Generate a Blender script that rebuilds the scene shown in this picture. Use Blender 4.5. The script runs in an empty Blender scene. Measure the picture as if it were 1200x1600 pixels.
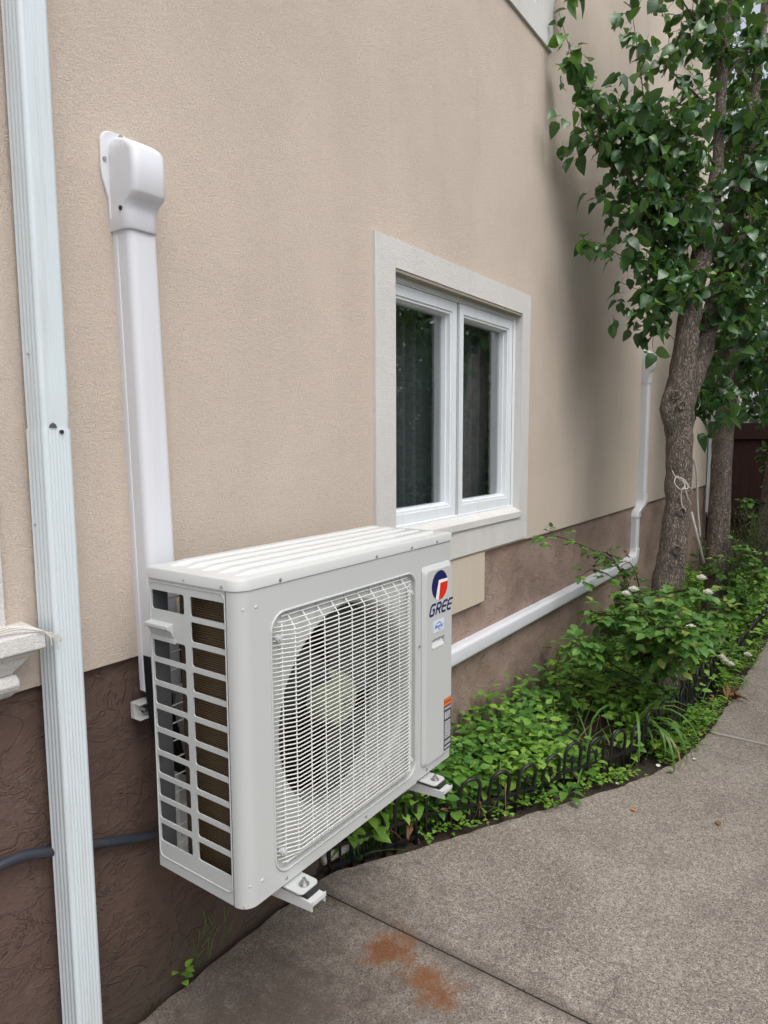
import bpy, bmesh, math, random
from mathutils import Vector, Matrix, noise
R = math.radians
PI = math.pi
rng = random.Random(7)
scene = bpy.context.scene
col = scene.collection

# ------------------------------------------------------------------ camera
cam_d = bpy.data.cameras.new('camera')
cam = bpy.data.objects.new('camera', cam_d)
col.objects.link(cam)
cam_d.sensor_fit = 'HORIZONTAL'; cam_d.sensor_width = 36.0; cam_d.lens = 31.83
cam_d.clip_start = 0.05; cam_d.clip_end = 500
cr = Vector((0.57429, -0.818643, -0.003787)); cu = Vector((0.089252, 0.058012, 0.994318)); cf = Vector((0.813772, 0.571365, -0.106381))
m3 = Matrix((cr, cu, -cf)).transposed()
cam.matrix_world = Matrix.Translation((0, -1.6, 1.635)) @ m3.to_4x4()
scene.camera = cam

# ------------------------------------------------------------------ sky, sun, exposure
SUN_EL, SUN_AZ = 58.0, 150.0     # azimuth: degrees from +x towards -y
sdir = Vector((math.cos(R(SUN_EL)) * math.cos(R(-(180 - SUN_AZ) - 78)), math.cos(R(SUN_EL)) * math.sin(R(-(180 - SUN_AZ) - 78)), math.sin(R(SUN_EL))))
world = bpy.data.worlds.new('World'); scene.world = world; world.use_nodes = True
wt = world.node_tree; bg = wt.nodes['Background']
sky = wt.nodes.new('ShaderNodeTexSky'); sky.sky_type = 'NISHITA'; sky.sun_disc = False
sky.sun_elevation = R(SUN_EL); sky.sun_rotation = math.atan2(sdir.x, sdir.y)
sky.air_density = 1.0; sky.dust_density = 4.0; sky.ozone_density = 1.0
hs = wt.nodes.new('ShaderNodeHueSaturation'); hs.inputs['Saturation'].default_value = 0.38
wt.links.new(sky.outputs[0], hs.inputs['Color']); wt.links.new(hs.outputs[0], bg.inputs[0])
bg.inputs[1].default_value = 0.15
sl = bpy.data.lights.new('sun', 'SUN'); sl.energy = 0.42; sl.angle = R(60); sl.color = (1.0, 0.97, 0.93)
so = bpy.data.objects.new('sun', sl); col.objects.link(so)
so.rotation_euler = sdir.to_track_quat('Z', 'Y').to_euler()
scene.view_settings.view_transform = 'Standard'; scene.view_settings.look = 'None'
scene.view_settings.gamma = 1; scene.view_settings.exposure = 0.64

# ------------------------------------------------------------------ materials
def newmat(name):
    m = bpy.data.materials.new(name); m.use_nodes = True
    return m, m.node_tree, m.node_tree.nodes['Principled BSDF']

def node(nt, t, **kw):
    n = nt.nodes.new(t)
    for k, v in kw.items():
        if k in n.inputs.keys(): n.inputs[k].default_value = v
        else: setattr(n, k, v)
    return n

def objco(nt, scale=(1, 1, 1)):
    g = node(nt, 'ShaderNodeNewGeometry'); mp = node(nt, 'ShaderNodeMapping'); mp.inputs['Scale'].default_value = scale
    nt.links.new(g.outputs['Position'], mp.inputs['Vector'])
    return mp.outputs[0]

def noi(nt, vec, scale, detail=3, rough=.5, dist=0.0):
    n = node(nt, 'ShaderNodeTexNoise'); n.inputs['Scale'].default_value = scale
    n.inputs['Detail'].default_value = detail; n.inputs['Roughness'].default_value = rough; n.inputs['Distortion'].default_value = dist
    nt.links.new(vec, n.inputs['Vector']); return n.outputs['Fac']

def ramp(nt, fac, stops):
    r = node(nt, 'ShaderNodeValToRGB'); e = r.color_ramp.elements
    while len(e) < len(stops): e.new(0.5)
    for i, (p, c) in enumerate(stops):
        e[i].position = p
        e[i].color = (c, c, c, 1) if not isinstance(c, tuple) else (*c, 1)
    nt.links.new(fac, r.inputs[0]); return r.outputs[0]

def mix(nt, fac, a, b, mode='MIX'):
    n = node(nt, 'ShaderNodeMix', data_type='RGBA', blend_type=mode)
    for sock, v in ((n.inputs[0], fac), (n.inputs[6], a), (n.inputs[7], b)):
        if isinstance(v, (int, float)): sock.default_value = v if sock == n.inputs[0] else (v, v, v, 1)
        elif isinstance(v, tuple): sock.default_value = (*v, 1)
        else: nt.links.new(v, sock)
    return n.outputs[2]

def bump(nt, b, h, strength, dist, prev=None):
    n = node(nt, 'ShaderNodeBump'); n.inputs['Strength'].default_value = strength; n.inputs['Distance'].default_value = dist
    nt.links.new(h, n.inputs['Height'])
    if prev is not None: nt.links.new(prev, n.inputs['Normal'])
    if b is not None: nt.links.new(n.outputs[0], b.inputs['Normal'])
    return n.outputs[0]

def math_(nt, op, a, b=None, c=None):
    n = node(nt, 'ShaderNodeMath', operation=op)
    for i, v in enumerate((a, b, c)):
        if v is None: continue
        if isinstance(v, (int, float)): n.inputs[i].default_value = v
        else: nt.links.new(v, n.inputs[i])
    return n.outputs[0]

def simple(name, c, rough=.45, spec=.5, vary=.06, vscale=6, metallic=0, bumpy=0, bscale=60, dirt=None, dscale=(9, 9, 1.2)):
    m, nt, b = newmat(name); v = objco(nt)
    f = noi(nt, v, vscale, 4, .6)
    c2 = tuple(x * (1 - vary * 2) for x in c)
    colr = mix(nt, f, c2, tuple(min(1, x * (1 + vary)) for x in c))
    if dirt:
        v2 = objco(nt, dscale); d = noi(nt, v2, 3, 5, .65)
        colr = mix(nt, ramp(nt, d, [(.52, 0.0), (.78, dirt[1])]), colr, dirt[0])
    nt.links.new(colr, b.inputs['Base Color'])
    b.inputs['Roughness'].default_value = rough; b.inputs['Specular IOR Level'].default_value = spec; b.inputs['Metallic'].default_value = metallic
    if bumpy: bump(nt, b, noi(nt, v, bscale, 4, .6), bumpy, .003)
    return m

M = {}
def stucco(name, c, scale=150, strength=.9, stain=(.36, .29, .22), stain_amt=.35):
    m, nt, b = newmat(name); v = objco(nt)
    # worm-like float finish
    w = noi(nt, v, scale, 2, .55, 1.6)
    w2 = noi(nt, v, scale * .45, 3, .6, .8)
    fine = noi(nt, v, scale * 3.2, 2, .5)
    hgt = mix(nt, .35, w, w2); hgt = mix(nt, .2, hgt, fine)
    pits = ramp(nt, hgt, [(.30, 0.0), (.5, .6), (.70, 1.0)])
    big = noi(nt, v, 1.1, 5, .6, .3); mid = noi(nt, v, 9, 4, .6)
    cc = mix(nt, ramp(nt, big, [(.3, 0.0), (.7, 1.0)]), tuple(x * .92 for x in c), tuple(x * 1.05 for x in c))
    cc = mix(nt, math_(nt, 'MULTIPLY', mid, .22), cc, tuple(x * .8 for x in c))
    sv = objco(nt, (2.4, 2.4, .35)); st = noi(nt, sv, 1.7, 5, .65)
    cc = mix(nt, ramp(nt, st, [(.5, 0.0), (.85, stain_amt)]), cc, stain)
    cc = mix(nt, ramp(nt, hgt, [(.38, .20), (.50, 0.0)]), cc, tuple(x * .60 for x in c))
    nt.links.new(cc, b.inputs['Base Color']); b.inputs['Roughness'].default_value = .92; b.inputs['Specular IOR Level'].default_value = .2
    n1 = bump(nt, None, pits, strength, .005)
    bump(nt, b, noi(nt, v, 4, 3, .5), .25, .02, n1)
    return m
M['stucco'] = stucco('beige_stucco', (.735, .628, .532), 235, .85, stain_amt=.14)
M['trim'] = stucco('grey_white_stucco', (.74, .725, .705), 190, .7, (.50, .48, .43), .45)
M['patch'] = stucco('pale_stucco', (.60, .525, .43), 150, .12)

def base_mat():
    m, nt, b = newmat('brown_trowelled_render'); v = objco(nt); vv = objco(nt, (1, 1, 1.7))
    a = noi(nt, vv, 6, 5, .62, 1.0); a2 = noi(nt, vv, 14, 5, .62, .7)
    ridge = ramp(nt, a, [(.30, .30), (.45, .38), (.474, .80), (.50, .62), (.60, .55), (.75, .70)])
    msk = ramp(nt, noi(nt, v, 4.5, 3, .6), [(.46, 0.0), (.60, 1.0)])
    ridge2 = mix(nt, msk, .5, ramp(nt, a2, [(.40, .40), (.50, .50), (.53, .95), (.57, .60), (.70, .55)]))
    hgt = mix(nt, .4, ridge, ridge2); hgt = mix(nt, .25, hgt, noi(nt, v, 11, 4, .6)); hgt = mix(nt, .10, hgt, noi(nt, v, 120, 3, .6))
    g = node(nt, 'ShaderNodeSeparateXYZ'); nt.links.new(v, g.inputs[0])
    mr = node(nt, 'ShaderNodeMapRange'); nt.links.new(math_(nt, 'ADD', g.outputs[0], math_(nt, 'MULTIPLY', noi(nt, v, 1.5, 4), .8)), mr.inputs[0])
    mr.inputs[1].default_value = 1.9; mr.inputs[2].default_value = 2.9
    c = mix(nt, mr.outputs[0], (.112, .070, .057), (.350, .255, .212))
    c = mix(nt, ramp(nt, noi(nt, v, 3.5, 5, .65), [(.4, 0.0), (.75, .6)]), c, (.130, .090, .072))
    c = mix(nt, ramp(nt, noi(nt, v, 26, 4, .7), [(.60, 0.0), (.72, .30)]), c, (.26, .21, .17))
    # splash-back grime low down
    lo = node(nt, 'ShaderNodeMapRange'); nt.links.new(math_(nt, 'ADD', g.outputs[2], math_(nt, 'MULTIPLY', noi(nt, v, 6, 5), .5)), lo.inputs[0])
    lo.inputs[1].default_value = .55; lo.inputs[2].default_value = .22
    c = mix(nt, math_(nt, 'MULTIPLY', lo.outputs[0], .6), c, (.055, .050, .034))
    nt.links.new(c, b.inputs['Base Color']); b.inputs['Roughness'].default_value = .78; b.inputs['Specular IOR Level'].default_value = .35
    bump(nt, b, hgt, .9, .020)
    return m
M['base'] = base_mat()

def concrete():
    m, nt, b = newmat('weathered_concrete'); v = objco(nt)
    big = noi(nt, v, 1.6, 6, .62, .4); fine = noi(nt, v, 190, 2, .6); mid = noi(nt, v, 45, 3, .6)
    c = mix(nt, ramp(nt, big, [(.33, 0.0), (.68, 1.0)]), (.205, .172, .146), (.385, .340, .294))
    sp = node(nt, 'ShaderNodeTexVoronoi'); sp.inputs['Scale'].default_value = 290; nt.links.new(v, sp.inputs['Vector'])
    sc = node(nt, 'ShaderNodeSeparateColor'); nt.links.new(sp.outputs['Color'], sc.inputs[0])
    c = mix(nt, ramp(nt, sc.outputs[0], [(.50, 0.0), (.95, .62)]), c, (.60, .54, .47))
    c = mix(nt, ramp(nt, sc.outputs[1], [(.55, 0.0), (.95, .78)]), c, (.045, .038, .032))
    c = mix(nt, ramp(nt, mid, [(.35, .35), (.6, 0.0)]), c, (.09, .075, .062))
    sp2 = node(nt, 'ShaderNodeTexVoronoi'); sp2.inputs['Scale'].default_value = 26; nt.links.new(v, sp2.inputs['Vector'])
    c = mix(nt, ramp(nt, sp2.outputs['Distance'], [(.0, .9), (.05, .8), (.085, 0.0)]), c, (.33, .29, .24))
    def blob(cx, cy, rx, ry, soft, k=.16):
        s = node(nt, 'ShaderNodeVectorMath', operation='SUBTRACT'); nt.links.new(v, s.inputs[0]); s.inputs[1].default_value = (cx, cy, 0)
        q = node(nt, 'ShaderNodeVectorMath', operation='MULTIPLY'); nt.links.new(s.outputs[0], q.inputs[0]); q.inputs[1].default_value = (1 / rx, 1 / ry, 0)
        l = node(nt, 'ShaderNodeVectorMath', operation='LENGTH'); nt.links.new(q.outputs[0], l.inputs[0])
        d = math_(nt, 'ADD', l.outputs['Value'], math_(nt, 'MULTIPLY', math_(nt, 'SUBTRACT', noi(nt, v, 13, 5, .7), .5), soft))
        mr = node(nt, 'ShaderNodeMapRange'); nt.links.new(d, mr.inputs[0]); mr.inputs[1].default_value = 1.0; mr.inputs[2].default_value = .15
        return mr.outputs[0]
    # damp run-off stain plus shade under the air conditioner, both darkened into the colour
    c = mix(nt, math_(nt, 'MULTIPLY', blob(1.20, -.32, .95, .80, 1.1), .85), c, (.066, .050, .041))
    gx = node(nt, 'ShaderNodeSeparateXYZ'); nt.links.new(v, gx.inputs[0])
    for xj, wj, am in ((1.759, .045, .55), (4.028, .04, .4), (1.84, .012, .22)):
        dj = math_(nt, 'ABSOLUTE', math_(nt, 'SUBTRACT', gx.outputs[0], xj)); dj = math_(nt, 'ADD', dj, math_(nt, 'MULTIPLY', math_(nt, 'SUBTRACT', noi(nt, v, 22, 5, .7), .55), wj * 1.4))
        mj = node(nt, 'ShaderNodeMapRange'); nt.links.new(dj, mj.inputs[0]); mj.inputs[1].default_value = wj; mj.inputs[2].default_value = 0; mj.inputs[4].default_value = am
        c = mix(nt, mj.outputs[0], c, (.075, .062, .050))
    cr_ = node(nt, 'ShaderNodeTexVoronoi', feature='DISTANCE_TO_EDGE'); cr_.inputs['Scale'].default_value = .75
    wv = node(nt, 'ShaderNodeVectorMath', operation='ADD'); nt.links.new(v, wv.inputs[0]); n3 = node(nt, 'ShaderNodeTexNoise'); n3.inputs['Scale'].default_value = 5; n3.inputs['Detail'].default_value = 6; nt.links.new(v, n3.inputs['Vector'])
    s3 = node(nt, 'ShaderNodeVectorMath', operation='SCALE'); nt.links.new(n3.outputs['Color'], s3.inputs[0]); s3.inputs['Scale'].default_value = .22; nt.links.new(s3.outputs[0], wv.inputs[1]); nt.links.new(wv.outputs[0], cr_.inputs['Vector'])
    c = mix(nt, ramp(nt, cr_.outputs['Distance'], [(.0, .45), (.0035, 0.0)]), c, (.07, .058, .048))
    c = mix(nt, ramp(nt, noi(nt, v, 5.5, 6, .7, .5), [(.50, 0.0), (.72, .42)]), c, (.125, .106, .090))
    for (x, y, rx, ry, a) in ((1.675, -.440, .075, .060, 1.0), (1.645, -.590, .040, .060, .9), (1.615, -.655, .055, .055, .95)):
        bl = math_(nt, 'MULTIPLY', blob(x, y, rx * 1.6, ry * 1.6, 2.4), ramp(nt, noi(nt, v, 130, 3, .7), [(.36, .5), (.54, 1.0)]))
        c = mix(nt, math_(nt, 'MULTIPLY', bl, a * .9), c, (.240, .105, .040))
        c = mix(nt, math_(nt, 'MULTIPLY', math_(nt, 'POWER', bl, 1.7), a * .7), c, (.125, .045, .017))
    nt.links.new(c, b.inputs['Base Color']); b.inputs['Roughness'].default_value = .88; b.inputs['Specular IOR Level'].default_value = .3
    h = mix(nt, .5, fine, mid)
    n1 = bump(nt, None, h, .55, .004); bump(nt, b, noi(nt, v, 3, 4, .5), .2, .02, n1)
    return m
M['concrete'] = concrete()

def soil():
    m, nt, b = newmat('dark_soil'); v = objco(nt)
    c = mix(nt, noi(nt, v, 30, 5, .7), (.020, .014, .009), (.085, .060, .040))
    nt.links.new(c, b.inputs['Base Color']); b.inputs['Roughness'].default_value = .95
    bump(nt, b, noi(nt, v, 50, 5, .7), .9, .02); return m
M['soil'] = soil()

def leafmat(name, c1, c2, rough=.4, trans=.25, spec=.5, c3=None):
    m, nt, b = newmat(name)
    g = node(nt, 'ShaderNodeNewGeometry'); v = objco(nt)
    stops = [(0.0, c1), (1.0, c2)] if not c3 else [(0.0, c1), (.86, c2), (1.0, c3)]
    c = ramp(nt, g.outputs['Random Per Island'], stops)
    c = mix(nt, math_(nt, 'MULTIPLY', noi(nt, v, 35, 3, .6), .35), c, tuple(x * .6 for x in c1))
    nt.links.new(c, b.inputs['Base Color']); b.inputs['Roughness'].default_value = rough; b.inputs['Specular IOR Level'].default_value = spec
    bump(nt, b, noi(nt, v, 90, 2, .5), .35, .004)
    tr = node(nt, 'ShaderNodeBsdfTranslucent'); nt.links.new(mix(nt, .5, c, (.25, .45, .05)), tr.inputs['Color'])
    ms = node(nt, 'ShaderNodeMixShader'); ms.inputs[0].default_value = trans
    nt.links.new(b.outputs[0], ms.inputs[1]); nt.links.new(tr.outputs[0], ms.inputs[2])
    nt.links.new(ms.outputs[0], nt.nodes['Material Output'].inputs[0]); return m
M['pear_leaf'] = leafmat('pear_leaf', (.022, .080, .028), (.066, .170, .052), .27, .22, .65, (.15, .30, .05))
M['weed_leaf'] = leafmat('weed_leaf', (.120, .290, .035), (.330, .540, .090), .42, .3, .45)
M['weed_dark'] = leafmat('weed_leaf_dark', (.060, .175, .032), (.150, .310, .055), .42, .2, .45)
M['rose_leaf'] = leafmat('rose_leaf', (.060, .160, .035), (.150, .310, .060), .38, .2, .5, (.36, .38, .09))
M['strap_leaf'] = leafmat('strap_leaf', (.075, .170, .035), (.150, .270, .055), .38, .2, .5, (.38, .33, .12))
M['far_leaf'] = leafmat('far_leaf', (.022, .070, .022), (.070, .165, .038), .42, .22, .45, (.12, .22, .04))
M['dry_leaf'] = simple('dry_leaf', (.23, .13, .06), .8, .3, .2, 30)
M['petal'] = simple('white_petal', (.90, .88, .80), .6, .3, .05)

def bark():
    m, nt, b = newmat('pear_bark'); v = objco(nt, (1, 1, .28)); v2 = objco(nt)
    a = noi(nt, v, 48, 5, .68, .8); pl = noi(nt, v2, 9, 4, .6)
    wv = node(nt, 'ShaderNodeVectorMath', operation='ADD'); nt.links.new(v, wv.inputs[0])
    nn_ = node(nt, 'ShaderNodeTexNoise'); nn_.inputs['Scale'].default_value = 30; nn_.inputs['Detail'].default_value = 4; nt.links.new(v, nn_.inputs['Vector'])
    sc_ = node(nt, 'ShaderNodeVectorMath', operation='SCALE'); nt.links.new(nn_.outputs['Color'], sc_.inputs[0]); sc_.inputs['Scale'].default_value = .035; nt.links.new(sc_.outputs[0], wv.inputs[1])
    vo = node(nt, 'ShaderNodeTexVoronoi', feature='DISTANCE_TO_EDGE'); vo.inputs['Scale'].default_value = 85; nt.links.new(wv.outputs[0], vo.inputs['Vector'])
    crack = ramp(nt, vo.outputs['Distance'], [(.0, 0.0), (.22, 1.0)])
    c = mix(nt, ramp(nt, a, [(.3, 0.0), (.72, 1.0)]), (.105, .082, .068), (.43, .355, .300))
    c = mix(nt, ramp(nt, pl, [(.45, 0.0), (.8, .5)]), c, (.135, .135, .095))
    c = mix(nt, ramp(nt, vo.outputs['Distance'], [(.0, .45), (.14, 0.0)]), c, (.040, .030, .024))
    nt.links.new(c, b.inputs['Base Color']); b.inputs['Roughness'].default_value = .92
    h = mix(nt, .5, crack, a); bump(nt, b, h, 1.0, .028); return m
M['bark'] = bark()
M['twig'] = simple('twig_bark', (.085, .060, .038), .8, .3, .15, 40)
M['ac'] = simple('ac_enamel', (.520, .540, .532), .36, .5, .015, 3)
M['ac_lid'] = simple('ac_lid_enamel', (.60, .615, .605), .30, .5, .015, 3)
M['ac_dark'] = simple('dark_interior', (.03, .032, .034), .7)
M['fan'] = simple('grey_fan_plastic', (.060, .066, .062), .5)
M['hub'] = simple('hub_plastic', (.30, .33, .22), .5)  # olive tint paints in the yellow-green light reflected at the hub
M['wire'] = simple('white_wire', (.72, .73, .70), .35)
M['duct'] = simple('white_pvc_duct', (.69, .705, .745), .38, .45, .015, 3, dirt=((.55, .53, .52), .25))
M['spout'] = simple('painted_aluminium', (.635, .71, .745), .36, .5, .03, 4, dirt=((.46, .45, .40), .55), dscale=(14, 14, .8))
M['pvc'] = simple('window_pvc', (.76, .80, .83), .3, .5, .02, 4, dirt=((.5, .5, .48), .3))
M['alu'] = simple('bare_metal', (.50, .50, .50), .35, .5, .1, 60, metallic=.9)
M['galv'] = simple('zinc_plate', (.12, .125, .13), .4, .5, .05, 20)
M['rubber'] = simple('black_rubber', (.018, .018, .02), .6)
M['foam'] = simple('black_foam', (.012, .013, .016), .8, .2, .1, 60, bumpy=.3)
M['hose'] = simple('blue_grey_hose', (.034, .040, .056), .45, .5, .08, 12, dirt=((.12, .11, .10), .5), dscale=(3, 9, 9))
M['fence'] = simple('black_plastic', (.012, .012, .013), .42, .5, .2, 20, dirt=((.05, .045, .035), .5), dscale=(9, 9, 9))
M['navy'] = simple('navy_print', (.012, .014, .10), .35)
M['red'] = simple('red_print', (.68, .028, .012), .35)
M['white'] = simple('white_print', (.86, .87, .88), .4)
M['sticker'] = simple('pale_sticker', (.66, .74, .86), .35)
M['bluep'] = simple('blue_print', (.05, .16, .55), .35)
M['orange'] = simple('orange_print', (.72, .17, .04), .4)
M['blackp'] = simple('black_print', (.015, .015, .03), .4)
M['string'] = simple('white_twine', (.66, .63, .57), .8, .2, .15, 60)
M['joint'] = simple('joint_dirt', (.030, .026, .020), .95, .2, .4, 30, bumpy=.6)
M['caulk'] = simple('pale_joint_filler', (.42, .40, .36), .8, .2, .2, 20)
M['mirror_leaf'] = leafmat('lightened_leaf', (.05, .13, .03), (.13, .26, .05), .45, .25, .4)  # leaf colour lightened to brighten the trees' reflection in the window glass
M['board'] = simple('red_brown_boards', (.045, .016, .012), .7, .4, .25, 5, bumpy=.5, bscale=30)
M['roomwall'] = simple('room_wall', (.30, .28, .25), .9)
M['curtain'] = simple('sheer_curtain', (.22, .235, .26), .9, .2, .15, 3)
M['pot'] = simple('dark_jar', (.12, .07, .06), .5)
M['pipe'] = simple('old_pvc_pipe', (.45, .43, .38), .5, dirt=((.2, .18, .14), .6), dscale=(6, 6, 6))

def coil():
    m, nt, b = newmat('copper_brown_fins'); v = objco(nt)
    w = node(nt, 'ShaderNodeTexWave', wave_type='BANDS', bands_direction='Z'); w.inputs['Scale'].default_value = 52; w.inputs['Distortion'].default_value = .6
    nt.links.new(v, w.inputs['Vector'])
    c = mix(nt, w.outputs['Fac'], (.045, .028, .013), (.16, .105, .050)); c = mix(nt, math_(nt, 'MULTIPLY', noi(nt, v, 12, 4), .5), c, (.05, .03, .015))
    nt.links.new(c, b.inputs['Base Color']); b.inputs['Roughness'].default_value = .5; b.inputs['Metallic'].default_value = .25
    bump(nt, b, w.outputs['Fac'], .6, .004); return m
M['coil'] = coil()

def glass():
    m, nt, b = newmat('window_glass'); nt.nodes.remove(b)
    fr = node(nt, 'ShaderNodeFresnel'); ge = node(nt, 'ShaderNodeNewGeometry')
    nt.links.new(math_(nt, 'SUBTRACT', 1.5, math_(nt, 'MULTIPLY', ge.outputs['Backfacing'], 1.5 - 1 / 1.5)), fr.inputs['IOR'])
    k = math_(nt, 'MINIMUM', math_(nt, 'ADD', math_(nt, 'MULTIPLY', fr.outputs[0], 2.4), .06), 1.0)
    t = node(nt, 'ShaderNodeBsdfTransparent'); t.inputs[0].default_value = (.86, .90, .89, 1)
    g = node(nt, 'ShaderNodeBsdfGlossy'); g.inputs['Roughness'].default_value = .02
    v = objco(nt); bb = bump(nt, None, noi(nt, v, 2.2, 2, .5), .05, .05); nt.links.new(bb, g.inputs['Normal'])
    s = node(nt, 'ShaderNodeMixShader'); nt.links.new(k, s.inputs[0]); nt.links.new(t.outputs[0], s.inputs[1]); nt.links.new(g.outputs[0], s.inputs[2])
    nt.links.new(s.outputs[0], nt.nodes['Material Output'].inputs[0]); return m
M['glass'] = glass()

# ------------------------------------------------------------------ mesh helpers
class MB:
    def __init__(s): s.v = []; s.f = []; s.mi = []; s.cur = 0
    def add(s, vs, fs):
        o = len(s.v); s.v += [tuple(p) for p in vs]
        for f in fs: s.f.append(tuple(i + o for i in f)); s.mi.append(s.cur)
    def box(s, x0, x1, y0, y1, z0, z1):
        s.add([(x0,y0,z0),(x1,y0,z0),(x1,y1,z0),(x0,y1,z0),(x0,y0,z1),(x1,y0,z1),(x1,y1,z1),(x0,y1,z1)],
              [(0,3,2,1),(4,5,6,7),(0,1,5,4),(1,2,6,5),(2,3,7,6),(3,0,4,7)])
    def tube(s, pts, r, n=8, cap=True, nz=0.0, nsc=8):
        pts = [Vector(p) for p in pts]; k = len(pts)
        rs = r if isinstance(r, (list, tuple)) else [r] * k
        d0 = (pts[1] - pts[0]).normalized(); up = Vector((0, 0, 1)) if abs(d0.z) < .9 else Vector((1, 0, 0))
        a = d0.cross(up).normalized(); vs = []
        for i, p in enumerate(pts):
            d = (pts[min(i + 1, k - 1)] - pts[max(i - 1, 0)]).normalized()
            a = (a - d * a.dot(d)).normalized(); b = d.cross(a)
            for j in range(n):
                t = 2 * PI * j / n; q = a * math.cos(t) + b * math.sin(t); rr = rs[i]
                if nz: rr *= 1 + nz * noise.noise((p + q * rs[i]) * nsc)
                vs.append(p + q * rr)
        fs = [(i*n + j, i*n + (j+1) % n, (i+1)*n + (j+1) % n, (i+1)*n + j) for i in range(k-1) for j in range(n)]
        if cap: fs += [tuple(range(n - 1, -1, -1)), tuple(range((k-1)*n, k*n))]
        s.add(vs, fs)
    def loft(s, loops, cap=True):
        n = len(loops[0]); vs = [p for l in loops for p in l]
        fs = [(i*n + j, i*n + (j+1) % n, (i+1)*n + (j+1) % n, (i+1)*n + j) for i in range(len(loops)-1) for j in range(n)]
        if cap: fs += [tuple(range(n - 1, -1, -1)), tuple(range((len(loops)-1)*n, len(loops)*n))]
        s.add(vs, fs)
    def prism(s, poly, fn, a, b):            # poly 2-D, fn(p, t) -> 3-D, from t=a to t=b
        s.loft([[fn(p, a) for p in poly], [fn(p, b) for p in poly]])
    def holed(s, outer, inner, r, fn, depth=None, k=5, face=True):
        # outer (a0,a1,b0,b1), inner likewise with corner radius r; fn(a,b,d)->3D; depth: wall of the hole goes from d=0 to depth
        a0, a1, b0, b1 = outer; i0, i1, j0, j1 = inner
        cs = [((i1 - r, j1 - r), 0, (a1, b1)), ((i0 + r, j1 - r), 90, (a0, b1)), ((i0 + r, j0 + r), 180, (a0, b0)), ((i1 - r, j0 + r), 270, (a1, b0))]
        ring = []; vs = []; fs = []
        for (cx, cy), t0, oc in cs:
            for q in range(k + 1):
                t = R(t0 + 90 * q / k); ring.append((cx + r * math.cos(t), cy + r * math.sin(t)))
        n = len(ring)
        if face:
            vs = [fn(p[0], p[1], 0) for p in ring] + [fn(c[2][0], c[2][1], 0) for c in cs]
            for ci in range(4):
                b = ci * (k + 1)
                for q in range(k): fs.append((n + ci, b + q + 1, b + q))
                nb = (b + k + 1) % n
                fs.append((n + ci, n + (ci + 1) % 4, nb, b + k))
            s.add(vs, fs)
        if depth is not None:
            s.loft([[fn(p[0], p[1], 0) for p in ring], [fn(p[0], p[1], depth) for p in ring]], cap=False)
        return ring
    def sphere(s, c, r, n=8, m=6, sc=(1, 1, 1)):
        c = Vector(c); vs = [c + Vector((0, 0, r * sc[2]))]
        for i in range(1, m):
            for j in range(n):
                t = PI * i / m; p = 2 * PI * j / n
                vs.append(c + Vector((r*sc[0]*math.sin(t)*math.cos(p), r*sc[1]*math.sin(t)*math.sin(p), r*sc[2]*math.cos(t))))
        vs.append(c - Vector((0, 0, r * sc[2])))
        fs = [(0, 1 + j, 1 + (j+1) % n) for j in range(n)]
        fs += [(1 + i*n + j, 1 + (i+1)*n + j, 1 + (i+1)*n + (j+1) % n, 1 + i*n + (j+1) % n) for i in range(m-2) for j in range(n)]
        L = len(vs) - 1; fs += [(L, 1 + (m-2)*n + (j+1) % n, 1 + (m-2)*n + j) for j in range(n)]
        s.add(vs, fs)
    def leaf(s, p, d, up, L, W, bend=.3, fold=.25, seg=3):
        # ovate leaf: midrib bends down, two halves folded up, pointed tip
        d = d.normalized(); side = d.cross(up)
        if side.length < 1e-3: side = d.cross(Vector((1, 0.3, 0)))
        side.normalize(); nrm = side.cross(d)
        mid = []; vs = []; fs = []
        prof = ((0, 0), (.22, .82), (.5, 1.0), (.78, .6), (1.0, 0)) if seg == 3 else ((0, 0), (.4, 1.0), (1.0, 0))
        m = len(prof)
        for t, w in prof:
            c = p + d * (L * t) - nrm * (bend * L * t * t)
            vs.append(c)
            if w > 0:
                h = nrm * (fold * W * .5 * w)
                vs.append(c + side * (W * .5 * w) + h); vs.append(c - side * (W * .5 * w) + h)
        # indices: 0, then (c,l,r) per inner ring, then tip
        last = 1 + 3 * (m - 2)
        fs += [(0, 1, 2), (0, 3, 1)]
        for i in range(m - 3):
            a = 1 + 3 * i; b = a + 3
            fs += [(a, b, b + 1, a + 1), (a, a + 2, b + 2, b)]
        a = 1 + 3 * (m - 3); fs += [(a, last, a + 1), (a, a + 2, last)]
        s.add(vs, fs)
    def build(s, name, mats, parent=None, smooth=False, bevel=0, seg=2, origin=None):
        me = bpy.data.meshes.new(name)
        vs = s.v
        if origin is not None: vs = [(p[0]-origin[0], p[1]-origin[1], p[2]-origin[2]) for p in vs]
        me.from_pydata(vs, [], s.f)
        for mm in (mats if isinstance(mats, (list, tuple)) else [mats]): me.materials.append(M[mm])
        me.polygons.foreach_set('material_index', s.mi)
        if smooth: me.polygons.foreach_set('use_smooth', [True] * len(s.f))
        me.update()
        o = bpy.data.objects.new(name, me); col.objects.link(o)
        if origin is not None: o.location = origin
        if parent is not None: o.parent = parent
        if smooth == 'auto':
            try: me.set_sharp_from_angle(angle=R(38))
            except Exception: pass
        if bevel:
            b = o.modifiers.new('bevel', 'BEVEL'); b.width = bevel; b.segments = seg; b.limit_method = 'ANGLE'; b.angle_limit = R(40)
            b.harden_normals = False
        return o

def tag(o, label=None, cat=None, group=None, kind=None):
    if label: o['label'] = label
    if cat: o['category'] = cat
    if group: o['group'] = group
    if kind: o['kind'] = kind
    return o

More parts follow.
